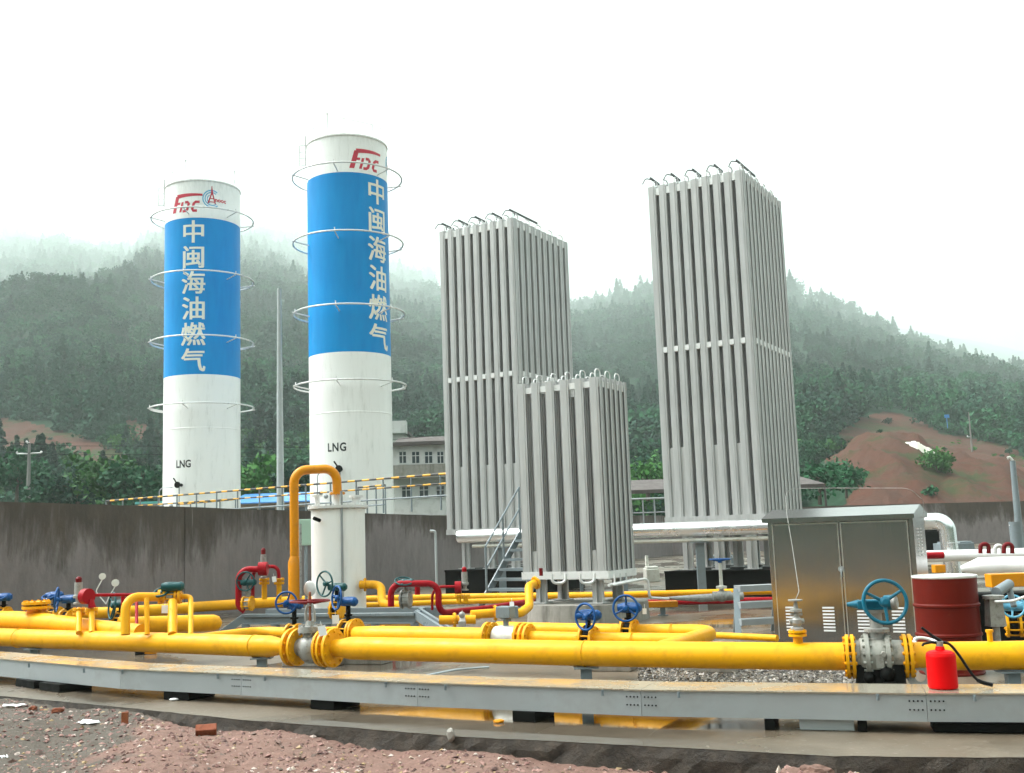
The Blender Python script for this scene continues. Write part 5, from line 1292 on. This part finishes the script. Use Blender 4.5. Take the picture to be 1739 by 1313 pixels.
th = thing('red_pipe', 'thin red pipe with round red flange leading right at the left cluster', 'pipe', at(150, 1015, 13.4)); mb = MB(); mb.tube(fillet([at(152, 1011, 13.4), at(232, 1010, 13.7), at(232, 1074, 13.2)], .04), .020, 10); part('tube', mb, M_RED, th); mb = MB(); q = at(147, 1013, 13.35); mb.lathe([(0, -.045), (.095, -.045), (.095, .045), (0, .045)], 20, 0, frame(q, (.9, -.5, 0))); part('flange', mb, M_RED, th)
mb = MB(); mb.tube([at(156, 1032, 13.35), at(155, 1018, 13.35)], [.05, .03], 10); part('riser', mb, M_RED, th)
redloop('short red branch standing behind the left yellow loop', [at(209, 1012, 14), at(209, 1030, 14)], .026)
# double yellow by-pass loop
md_ = 12.75
def up(px, y, d): return at(px, y, d)
pipe('thick yellow bypass loop rising from the main at left', [at(213, 1078, 12.5), at(213, 1014, 12.6), at(276, 1014, 12.9)], .052, rad=.16, n=18, fl=[(at(272, 1014, 12.9), (1, .1, 0), .085, .03, 6)])
pipe('yellow riser in the middle of the left bypass loop', [at(250, 1078, 12.5), at(249, 1016, 12.65)], .028, n=14, name='stub_pipe')
pipe('thick yellow riser at the right of the left bypass loop', [at(293, 1078, 12.4), at(293, 1022, 12.8)], .052, n=16, name='stub_pipe')
pipe('thin yellow return bend closing the left bypass loop', [at(306, 1013, 12.9), at(324, 1013, 12.9), at(324, 1078, 12.35)], .030, rad=.10, n=14, fl=[(at(305, 1013, 12.9), (1, .1, 0), .085, .03, 6)])
gear_valve('small dark teal wheel valve on top of the left yellow bypass loop', at(289, 1013, 12.9), R(8), .045, .085, M_DTEAL, (-.1, -.02, -.06), (-.2, -.6, 1), neck=.02, bodym=M_CAST)
paper_tag('white tag hanging on the left yellow bypass loop', at(280, 1028, 12.7), .09)
gear_valve('dark handwheel valve half hidden behind the left bypass loop', at(205, 1054, 14.5), R(-15), .07, .17, M_DTEAL, (-.05, -.12, -.02), (-.7, -.8, .1), neck=.10)
th = thing('pressure_gauge', 'small round pressure gauges on thin curled tubes behind the left red pipe', 'gauge', at(180, 1020, 15))
for px, py, r_ in ((174, 979, .045), (196, 990, .05)):
    c = at(px, py, 15); mb = MB(); mb.lathe([(0, -.02), (r_, -.02), (r_, .02), (0, .02)], 20, 0, frame(c, (.2, -1, 0))); part('dial', mb, M_GAUGE, th)
    mb = MB(); mb.tube(fillet([c-V(0, 0, r_*.8), c+V(-.05, 0, -.13), c+V(-.09, 0, -.2), at(180, 1026, 15)], .05), .008, 6); part('tube', mb, M_ALUW, th)
for px in (22, 43, 190, 270): pass
for px, py, lab in ((238, 1112, 'small black block on the slab behind the trough at left'),):
    q = gz(px, py, 0); mb = MB(); mb.box((q.x, q.y, .03), (.12, .08, .06)); mb.box((q.x+.14, q.y+.02, .03), (.16, .06, .05), 1); tag(part('floor_bracket', mb, [M_BLK, M_YEL2], bevel=.005), 'black and yellow bracket on the slab behind the trough at left', 'bracket')

# ---------------------------------------------------------------- stairs
F = at(823, 1009, 22.2); F.z = 0; F.x -= .1; dS = dirz(34); dW = dirz(124); run, rise = 1.55, 1.42; wS = 1.0
T_ = F+dS*run+V(0, 0, rise)
th = thing('steel_stairs', 'grey steel stairs with tube handrails in front of the middle tall vaporizer', 'stairs', F)
for o_ in (0, wS):
    mb = MB(); mb.bar(F+dW*o_, T_+dW*o_, .03, .16); part('stringer', mb, M_GREY, th)
for k in range(7):
    q = F+dS*(run*(k+.7)/7.4)+V(0, 0, rise*(k+.7)/7.4)
    mb = MB(); mb.bar(q+dW*.03, q+dW*(wS-.03), .22, .055); part('tread', mb, M_GREY, th)
for o_ in (0, wS):
    mb = MB(); g0, g1 = F+dW*o_+dS*.25+V(0, 0, .2), T_+dW*o_; hh = 1.0
    for hz in (hh, hh*.55): mb.tube([g0+V(0, 0, hz), g1+V(0, 0, hz), g1+dS*.5+V(0, 0, hz)], .02, 8)
    for q in (g0, (g0+g1)/2, g1): mb.tube([q, q+V(0, 0, hh)], .024, 8)
    part('handrail', mb, M_GREY, th)
mb = MB(); q = T_+dW*wS/2+dS*.45; mb.bar(T_+dS*.02+dW*wS/2, T_+dS*.9+dW*wS/2, wS, .05); part('landing', mb, M_GREY, th)
for o_ in (0, wS):
    mb = MB(); q = T_+dW*o_+dS*.8; mb.tube([V(q.x, q.y, 0), q], .04, 8); part('leg', mb, M_GREY, th)
mb = MB(); q = at(742, 1000, 25); mb.tube(fillet([V(q.x, q.y, 0), V(q.x, q.y, at(740, 902, 25).z), at(730, 902, 25)], .05), .03, 8); tag(part('thin_post', mb, M_POLE), 'thin grey hooked post before the wall, left of the middle vaporizer', 'post')

# ---------------------------------------------------------------- stainless cabinet
cr = at(1560, 1000, 11.9); cr.z = 0; W_, D_, H1 = 1.62, .62, 1.60
ex, ey = dirz(-60), dirz(31)
G = Matrix.Identity(4)
for i in range(3): G[i][0], G[i][1], G[i][3] = ex[i], ey[i], cr[i]
th = thing('steel_cabinet', 'big brushed stainless steel cabinet with two doors and white louvres', 'cabinet', cr)
z0 = .10; zt = at(1552, 872, 11.9).z
mb = MB(G); mb.box((W_/2, D_/2, (z0+zt)/2), (W_, D_, zt-z0)); part('case', mb, M_CAB, th, .006)
for k, (a, b) in enumerate(((.05, .79), (.80, W_-.05))):
    mb = MB(G); mb.box(((a+b)/2, -.008, (z0+zt)/2), (b-a, .014, zt-z0-.12)); dr = part('door', mb, M_CAB, th, .003)
    for q_ in ((a+.012, (z0+zt)/2, .008, zt-z0-.14), (b-.012, (z0+zt)/2, .008, zt-z0-.14), ((a+b)/2, zt-.075, b-a-.02, .008)):
        mb = MB(G); mb.box((q_[0], -.0165, q_[1]), (q_[2], .005, q_[3])); part('door_edge', mb, M_CABR, dr)
    for lx in ((.18, .55) if k == 0 else (.18, .60)):
        mb = MB(G)
        for j in range(8): mb.box((a+lx, -.019, .27+.036*j), (.13, .01, .017), 0, Matrix.Identity(4))
        part('louvre_panel', mb, M_WHT, dr)
mb = MB(G); mb.lathe([(0, 0), (.032, 0), (.032, .015), (0, .015)], 16, 0, frame((.835-.03, -.016, .95), (0, -1, 0))); mb.tube([(.805, -.03, .95), (.80, -.045, .93), (.80, -.04, .86)], .009, 8); part('lock_handle', mb, M_GALV, th)
ov = .07; mb = MB(G)
prof = [(-ov, zt), (D_*.5, zt+.10), (D_+ov, zt), (D_+ov, zt-.05), (D_+ov-.01, zt-.05), (D_*.5, zt-.04), (-ov+.01, zt-.05), (-ov, zt-.05)]
vs = []
for x in (-ov*.4, W_+ov*.6): vs += [(x, y, z) for y, z in prof]
mb.add(vs, [tuple(range(8)), tuple(range(15, 7, -1))]+[(i, i+8, (i+1) % 8+8, (i+1) % 8) for i in range(8)]); part('roof', mb, M_CAB, th)
mb = MB(G)
for zb in (1.08, .22):
    for c_ in (.20, .36):
        for j in range(9): mb.box((-.003, c_, zb+.036*j), (.012, .07, .012))
    part('vent_slots', mb, M_WHT, th); mb = MB(G)
mb.box((W_/2, D_/2, .05), (W_-.06, D_-.06, .10)); part('plinth', mb, M_BLK, th)
# grey step ladder left of cabinet
q = at(1253, 1068, 14.4); th = thing('step_ladder', 'small grey steel steps standing left of the stainless cabinet', 'steps', V(q.x, q.y, 0)); sx = dirz(80)
b0 = V(q.x, q.y, 0); tz = .62
for o_ in (0, .55):
    mb = MB(); a = b0+dirz(-10)*0+V(0, .0, 0)+sx*(o_); mb.bar(a+sx*0, a+V(.10, .45, tz), .03, .08, up=(1, 0, 0)); mb.bar(a+V(.14, .9, 0), a+V(.12, .47, tz), .03, .06, up=(1, 0, 0)); part('side_frame', mb, M_GREY, th)
for k in range(3):
    t = (k+1)/3; a = b0+V(.10*t, .45*t, tz*t); mb = MB(); mb.bar(a+sx*.01, a+sx*.54, .22, .08); part('tread', mb, M_GALV, th)

# drum
q = gz(1618, 1128, 0); dd_ = 10.7; c = ax(1617, dd_, 0); rr = 50.5/FPX*dd_; ztd = at(1617, 977, dd_).z; T = Matrix.Translation((c.x, c.y, 0))
th = thing('oil_drum', 'rusty red steel drum with a pale lid right of the cabinet', 'drum', V(c.x, c.y, 0)); mb = MB(T)
prof = [(0, .02), (rr-.01, .02), (rr, 0), (rr+.006, .015), (rr, .03)]
for zz in (ztd*.40, ztd*.70): prof += [(rr, zz-.02), (rr+.012, zz-.008), (rr+.012, zz+.008), (rr, zz+.02)]
prof += [(rr, ztd-.02)]
mb.lathe(prof, 56); part('body', mb, M_DRUM, th)
mb = MB(T); mb.lathe([(rr, ztd-.02), (rr+.008, ztd-.01), (rr+.006, ztd+.004), (rr-.006, ztd+.002), (rr-.01, ztd-.012), (0, ztd-.012)], 56); mb.lathe([(.03, ztd-.012), (.03, ztd+.004), (0, ztd+.004)], 12, 0, Matrix.Translation((-.15, -.05, 0))); part('lid', mb, M_ALUW, th)
mb = MB(); q = at(1573, 1092, 9.4); mb.torus(q+V(0, 0, 0), (.1, -.35, 1), .10, .014, 28, 8); tag(part('wire_coil', mb, M_ALUW), 'small pale coil of hose showing above the main left of the extinguisher', 'coil')

# right hand cluster
pipe('big white insulated pipe with tapered end entering at the right edge', [at(1632, 966, 15.4), at(1664, 962, 15.3), at(1700, 961, 15.2), at(1860, 961, 14.6)], [.04, .125, .125, .125], mat('white_cladding', (.80, .80, .80), .3, .15, paint((.82, .82, .82), (.4, .38, .33), .3, 3, .3)), n=28, name='insulated_pipe')
pipe('straight white insulated pipe behind the big one at right', [at(1572, 945, 19), at(1860, 938, 18)], .10, bpy.data.materials['white_cladding'], n=20, name='insulated_pipe')
pipe('short red pipe between the cabinet and the silver elbow at right', [at(1560, 944, 17.6), at(1602, 943, 17.6)], .055, M_RED, n=12, name='red_pipe')
for i, px in enumerate((1672, 1712)):
    pp = fillet([at(px-7, 940, 18.0), at(px-7, 925, 18), at(px+7, 923, 18), at(px+7, 940, 18.0)], .06, 5); tag(part('red_pipe', MB().tube(pp, .035, 10), M_DKRED), '%s small dark red pipe arch on the white line at right' % ('left' if i == 0 else 'right'), 'pipe arch')
mb = MB(); mb.tube(fillet([at(1690, 940, 18.05), at(1690, 927, 18.05), at(1702, 926, 18.05), at(1702, 940, 18.05)], .05, 5), .03, 10); tag(part('grey_pipe_arch', mb, M_ALUW), 'small grey pipe arch between the two dark red arches', 'pipe arch')
mb = MB(); q = at(1712, 985, 14.2); mb.box(q, (.52, .2, .17)); tag(part('yellow_box', mb, M_YEL2, bevel=.01), 'orange yellow box hung below the big white pipe at the right edge', 'box')
mb = MB(); q = at(1594, 966, 16.4); mb.box(q, (.16, .15, .12)); tag(part('yellow_crate', mb, M_YEL2, bevel=.01), 'small yellow block showing between cabinet and drum', 'block')
th = thing('regulator', 'grey pressure regulator with slanted actuator behind the main at the right edge', 'regulator', at(1690, 1085, 10.6))
mb = MB(); q = at(1689, 1040, 10.6); mb.box(q, (.15, .14, .26), taper=(.8, .8)); mb.lathe([(0, .13), (.10, .13), (.10, .16), (0, .17)], 16, 0, Matrix.Translation(q)); mb.tube([q-V(0, 0, .45), q-V(0, 0, .1)], .035, 10); part('body', mb, M_CAST, th)
mb = MB(); mb.tube([at(1692, 1006, 10.7), at(1714, 992, 10.9)], [.05, .05], 14); mb.tube([at(1712, 993, 10.9), at(1722, 1030, 10.8)], .03, 10); part('actuator', mb, M_GREY, th)
mb = MB(); mb.tube(fillet([at(1690, 1022, 10.5), at(1720, 1021, 10.4), at(1745, 1012, 10.4)], .1), .013, 8); part('sensing_line', mb, M_ALUW, th)
gear_valve('pale blue valve behind the regulator at the right edge', at(1722, 1062, 11.4), R(-20), .07, .11, mat('pale_blue_valve', (.10, .35, .5), .4), (0, -.1, 0), (0, -1, .2), neck=.08)
q = mp(1684); mb = MB(Matrix.Translation(q)); mb.lathe([(.022, RP-.02), (.022, RP+.07), (.03, RP+.07), (.03, RP+.09), (0, RP+.09)], 12); tag(part('small_nozzle', mb, M_YEL), 'small yellow nozzle on top of the main near the right edge', 'nozzle')
for px, d, lab in ((1690, 16.0, 'grey stand below the white pipes near the right edge'),):
    q = at(px, 1000, d); post(lab, V(q.x, q.y, 0), .7, .12)
mb = MB(); q = at(1652, 1065, 12.8); mb.box((q.x+.3, q.y, .3), (.9, .35, .6)); tag(part('equipment_base', mb, M_BLK, bevel=.02), 'dark equipment base behind the drum at right', 'base')
th = thing('steel_post', 'grey post with small side arm at the right edge before the back wall', 'post', ax(1731, 30, 0)); q = ax(1731, 30, 0); mb = MB(); mb.tube([V(q.x, q.y, 0), V(q.x, q.y, at(1731, 886, 30).z)], .16, 14); part('column', mb, M_GREY, th); mb = MB(); mb.tube([at(1714, 892, 30), at(1731, 893, 30)], .025, 6); part('arm', mb, M_ALUW, th)
th = thing('lamp_post', 'tall grey lamp post at the right edge rising above the back wall', 'lamp post', ax(1734, 45, 0)); q = ax(1734, 45, 0); zz = at(1733, 782, 45).z; mb = MB(); mb.tube([V(q.x, q.y, 0), V(q.x, q.y, zz)], [.16, .11], 12); part('pole', mb, M_GREY, th); mb = MB(); mb.tube([V(q.x, q.y, zz), V(q.x-.1, q.y, zz+.15), V(q.x-.2, q.y, zz+.12)], .06, 8); part('lamp_head', mb, M_METER, th)
for px, py, d, w, h, lab, m in ((1620, 932, 40, 1.2, .5, 'low grey machine in the far right corner of the yard', M_GREY), (1571, 925, 44, .9, .9, 'dark equipment stand beyond the silver elbow', M_BLK), (1215, 940, 33, 1.0, .5, 'grey unit seen under the silver pipe behind the tallest vaporizer legs', M_GREY), (1105, 955, 30, .35, .35, 'pale unit under the silver pipe right of the short vaporizer', M_METER)):
    q = at(px, py, d); mb = MB(); mb.box((q.x, q.y, h/2), (w, .8, h)); mb.box((q.x, q.y-.1, h+.03), (w*.9, .5, .06)); mb.tube([(q.x-w*.3, q.y, h), (q.x-w*.3, q.y, h+.35)], .05, 8); tag(part('pump_unit', mb, m, bevel=.02), lab, 'machine')

# ---------------------------------------------------------------- railings, far buildings, poles
def rail(name, label, a, b, zt, nposts, m_top=M_STR, m=M_GREY, drop=1.1, mids=(.5,), cat='railing'):
    a, b = Vector(a), Vector(b); th = thing(name, label, cat, V(a.x, a.y, zt-drop)); mb = MB(); mb.tube([V(a.x, a.y, zt), V(b.x, b.y, zt)], .034, 8); part('top_rail', mb, m_top, th)
    for k in range(nposts):
        q = a.lerp(b, k/(nposts-1)); mb = MB(); mb.tube([V(q.x, q.y, zt-drop), V(q.x, q.y, zt)], .028, 6); part('post', mb, m, th)
    for f in mids:
        mb = MB(); mb.tube([V(a.x, a.y, zt-drop*f), V(b.x, b.y, zt-drop*f)], .028 if m_top is M_STR else .02, 6); part('mid_rail', mb, m_top if f < .4 else m, th)
    return th
def lay(px, py, z):  # point at height z seen at pixel
    v = ray(px, py); t = (z-EYE)/v.z; return V(v.x*t, v.y*t, z)
a, b = lay(180, 851, 3.3), lay(800, 801, 3.3)
rail('railing', 'long yellow and black striped handrail rising in front of both storage tanks', a, b, 3.3, 17, mids=(.27, .6))
a, b = lay(300, 857, 3.05), lay(400, 848, 3.05); rail('railing', 'short striped rail section at the foot of the shorter tank', a, b, 3.05, 5, mids=(.5,))
a, b = lay(608, 828, 3.2)-V(0, .0, 0), lay(654, 824, 3.2); rail('railing', 'short striped rail on the valve platform at the foot of the nearer tank', a, b, 3.2, 4, mids=(.6,))
mb = MB(); a, b = lay(180, 851, 3.3), lay(800, 801, 3.3); mb.bar(V(a.x, a.y+1.4, 1.7), V(b.x, b.y+1.4, 1.7), 2.2, .3); tag(part('concrete_platform', mb, M_PED), 'concrete platform edge under the striped railing by the tanks', 'platform')
rail('railing', 'plain grey railing seen between the short and the tallest vaporizer', at(1072, 852, 38), at(1150, 848, 38), at(1072, 848, 38).z, 5, M_GALV, M_GALV, 1.2, (.4, .8))
th = thing('open_shed', 'dark roofed open shed behind the tallest vaporizer', 'shed', V(at(1110, 840, 58).x, 58, 0))
a, b = at(1060, 828, 60), at(1384, 828, 60); mb = MB(); zr = at(1100, 826, 60).z
mb.add([(a.x, 58, zr-.25), (b.x, 58, zr-.25), (b.x-.6, 62, zr+.45), (a.x, 62, zr+.45), (a.x, 58, zr-.45), (b.x, 58, zr-.45), (b.x-.6, 62, zr+.3), (a.x, 62, zr+.3)], [(0, 1, 2, 3), (7, 6, 5, 4), (0, 4, 5, 1), (1, 5, 6, 2), (2, 6, 7, 3), (3, 7, 4, 0)]); part('roof', mb, M_HROOF, th)
for k in range(6):
    x = a.x+(b.x-a.x)*k/5; mb = MB(); mb.tube([V(x, 58.1, 0), V(x, 58.1, zr-.4)], .06, 6); part('post', mb, M_HROOF, th)
th = thing('blue_roof_shed', 'low tan shed with bright blue sheet roof between the two tanks', 'shed', V(at(465, 850, 62).x, 62, 0)); a, b = at(395, 850, 62), at(560, 850, 62); z1, z2 = at(465, 851, 62).z, at(465, 838, 62).z
mb = MB(); mb.box(((a.x+b.x)/2, 63.5, z1/2), (b.x-a.x, 3, z1)); part('wall', mb, M_TAN, th)
mb = MB(); mb.add([(a.x-.2, 61.7, z1-.05), (b.x, 61.7, z1-.05), (b.x, 64, z2+.1), (a.x+.2, 64, z2+.1), (a.x-.2, 61.7, z1-.12), (b.x, 61.7, z1-.12), (b.x, 64, z2), (a.x+.2, 64, z2)], [(0, 1, 2, 3), (7, 6, 5, 4), (0, 4, 5, 1), (1, 5, 6, 2), (2, 6, 7, 3), (3, 7, 4, 0)]); part('roof', mb, M_BROOF, th)
for k in range(4):
    x = a.x+1+(b.x-a.x-1.5)*k/4; mb = MB(); mb.box((x, 61.98, z1-.75), (.8, .04, .7)); part('window', mb, M_HDARK, th)
th = thing('teal_roof_hut', 'small teal roofed hut just left of the shorter tank foot', 'hut', V(at(268, 860, 60).x, 60, 0)); q = at(268, 856, 60); mb = MB(); mb.box((q.x, 60, q.z/2), (1.4, 2, q.z)); part('wall', mb, M_TAN, th); mb = MB(); mb.box((q.x, 60, q.z+.05), (1.7, 2.3, .12)); part('roof', mb, mat('teal_roof', (.1, .4, .38), .5), th)
def house(label, x0, x1, yr, yb, d, wins, eave=.5, name='house', roofm=M_HROOF):
    a, b = at(x0, 820, d), at(x1, 820, d); zr = at((x0+x1)/2, yr, d).z; zb_ = 0
    th = thing(name, label, 'house', V((a.x+b.x)/2, d, 0)); mb = MB(); mb.box(((a.x+b.x)/2, d+3, zr/2), (b.x-a.x, 6, zr)); part('wall', mb, M_HWALL, th)
    mb = MB(); mb.box(((a.x+b.x)/2, d+3, zr+.12), (b.x-a.x+2*eave, 6+2*eave, .24)); mb.box(((a.x+b.x)/2, d+3, zr+.5), (b.x-a.x-.4, 5.4, .5), taper=(.9, .4)); part('roof', mb, roofm, th)
    for (wx, wy, ww, wh) in wins:
        c = at(wx, wy, d); w, h = ww/FPX*d, wh/FPX*d; mb = MB(); mb.box((c.x, d-.01, c.z), (w, .06, h)); wn = part('window', mb, M_HDARK, th)
        mb = MB(); mb.box((c.x, d-.05, c.z), (.06, .04, h)); mb.box((c.x, d-.052, c.z+h*.15), (w, .04, .05)); mb.box((c.x, d-.05, c.z-h/2-.05), (w+.15, .1, .08)); part('window_frame', mb, M_HWALL, wn)
    return th
hs_ = house('two storey white house with dark roof and square windows between tank and vaporizer', 664, 800, 756, 850, 74, [(684, 777, 11, 19), (706, 777, 12, 19), (728, 777, 12, 19), (748, 777, 10, 19), (770, 777, 10, 19), (690, 835, 14, 18), (720, 835, 14, 18), (748, 835, 12, 18)])
a, b = at(660, 800, 73), at(802, 800, 73); z1, z2 = at(730, 806, 73).z, at(730, 788, 73).z
mb = MB(); mb.box(((a.x+b.x)/2, 73.2, (z1+z2)/2), (b.x-a.x, .2, z2-z1)); mb.box(((a.x+b.x)/2, 73.55, z1-.1), (b.x-a.x, .9, .2)); part('balcony', mb, M_PED, hs_)
mb = MB(); mb.box(((a.x+b.x)/2, 73.6, z1/2-.1), (b.x-a.x, .75, .2)); part('ledge', mb, M_PED, hs_)
house('small white upper house with flat roof behind the two storey house', 664, 690, 738, 760, 90, [(672, 728, 5, 6)], .3)
hh = thing('roof_hut', 'little pale stair hut on the hillside house left of the roof', 'hut', at(681, 735, 88)); mb = MB(); q = at(679, 722, 88); mb.box((q.x, 88, q.z-.2), (1.1, 1.2, 1.0)); part('wall', mb, M_HWALL, hh)
# poles
def pole(label, px, yt, d, w, name='utility_pole', arms=(), m=M_POLE, base=0, cat='pole'):
    t = at(px, yt, d); th = thing(name, label, cat, V(t.x, t.y, base)); mb = MB(); mb.tube([V(t.x, t.y, base), V(t.x, t.y, (t.z+base)/2), t], [w*1.25, w, w*.6], 12); part('mast', mb, m, th)
    for (dx, dz, s_) in arms:
        mb = MB(); mb.tube([t+V(0, 0, dz), t+V(dx, 0, dz)], s_, 6); mb.ball(t+V(dx, 0, dz+.08), .09, 8, 6); part('crossarm', mb, M_ALUW, th)
    return th
pole('tall slim grey mast standing between the two storage tanks', 474, 490, 42, .13, 'mast')
pole('grey utility pole with pale insulators on the left slope', 50, 752, 80, .16, 'utility_pole', ((-.9, -.8, .06), (.9, -.8, .06), (-.2, 0, .05)), mat('old_concrete', (.2, .19, .18), .8))
pole('thin grey utility pole on the bench of the red bank at right', 1645, 700, 130, .09, 'utility_pole', ((-.4, -3, .03),), bpy.data.materials['old_concrete'], base=9)
# overhead wires
for i, (y0, y1, nm) in enumerate(((750, 758, 'upper'), (766, 772, 'lower'))):
    a = at(-40, y0, 80); b = at(300, y1, 78); c = at(760, y1-20+i*8, 74); mb = MB(); mb.tube([a, a.lerp(b, .5)-V(0, 0, .15), b, b.lerp(c, .5)-V(0, 0, .5), c], .018, 5); tag(part('overhead_wire', mb, M_BLK), '%s thin overhead wire strung across behind the tanks' % nm, 'wire')
# tarpaulin on the bank, blue sign
q0, q1 = at(1540, 752, 127), at(1620, 744, 127); mb = MB(); vs = []; N = 24
for j in range(5):
    for i in range(N+1):
        t = i/N; p = q0.lerp(q1, t); hgt = 0.95*(.35+.65*math.sin(PI*min(1, t*1.15+.12)))*(.7+.3*math.sin(9*t)**2)
        dd = p.y-1.0+j*.55; vs.append((p.x+.12*math.sin(i*2.1+j), dd, terrain(869.5+p.x/dd*FPX, dd)-.55+hgt*[0, .85, 1, .9, .3][j]+.07*math.sin(i*1.7+j*2)))
mb.add(vs, [(j*(N+1)+i, j*(N+1)+i+1, (j+1)*(N+1)+i+1, (j+1)*(N+1)+i) for j in range(4) for i in range(N)], 0, True)
tag(part('tarpaulin', mb, M_TARP), 'long cream tarpaulin draped over a heap on the red bank', 'tarpaulin')
q = at(1608, 707, 135); mb = MB(); mb.box(q, (.6, .08, .4)); mb.tube([q+V(0, .1, -1.5), q+V(0, .1, .1)], .04, 6); tag(part('blue_sign', mb, M_BROOF, bevel=.02), 'small blue sign among the trees above the red bank', 'sign')

# bushes along foot of the left bank: individually standing shrubs
for i, (px, py, d, h, w, lab) in enumerate(((60, 815, 92, 1.6, 2.2, 'low green shrub right below the utility pole base'), (330, 868, 78, 2.4, 3.0, 'green shrub hidden partly by the shorter tank'), (500, 868, 70, 2.6, 3.0, 'dark green shrub right of the grey mast'))):
    tree(px, py, d, h, w, lab, (M_LEAFM, M_LEAFB, M_LEAFD)[i], name='shrub')

# ---------------------------------------------------------------- haze
hz = bpy.data.materials.new('damp_air'); hz.use_nodes = True; N = hz.node_tree; N.nodes.clear()
pv = N.nodes.new('ShaderNodeVolumePrincipled'); pv.inputs['Color'].default_value = (.86, 1.0, .955, 1); pv.inputs['Density'].default_value = HAZE; pv.inputs['Anisotropy'].default_value = .2
ou = N.nodes.new('ShaderNodeOutputMaterial'); N.links.new(pv.outputs[0], ou.inputs['Volume'])
mb = MB(); mb.box((0, 1700, 659), (13000, 7400, 1322)); o = part('haze', mb, hz); tag(o, kind='stuff')
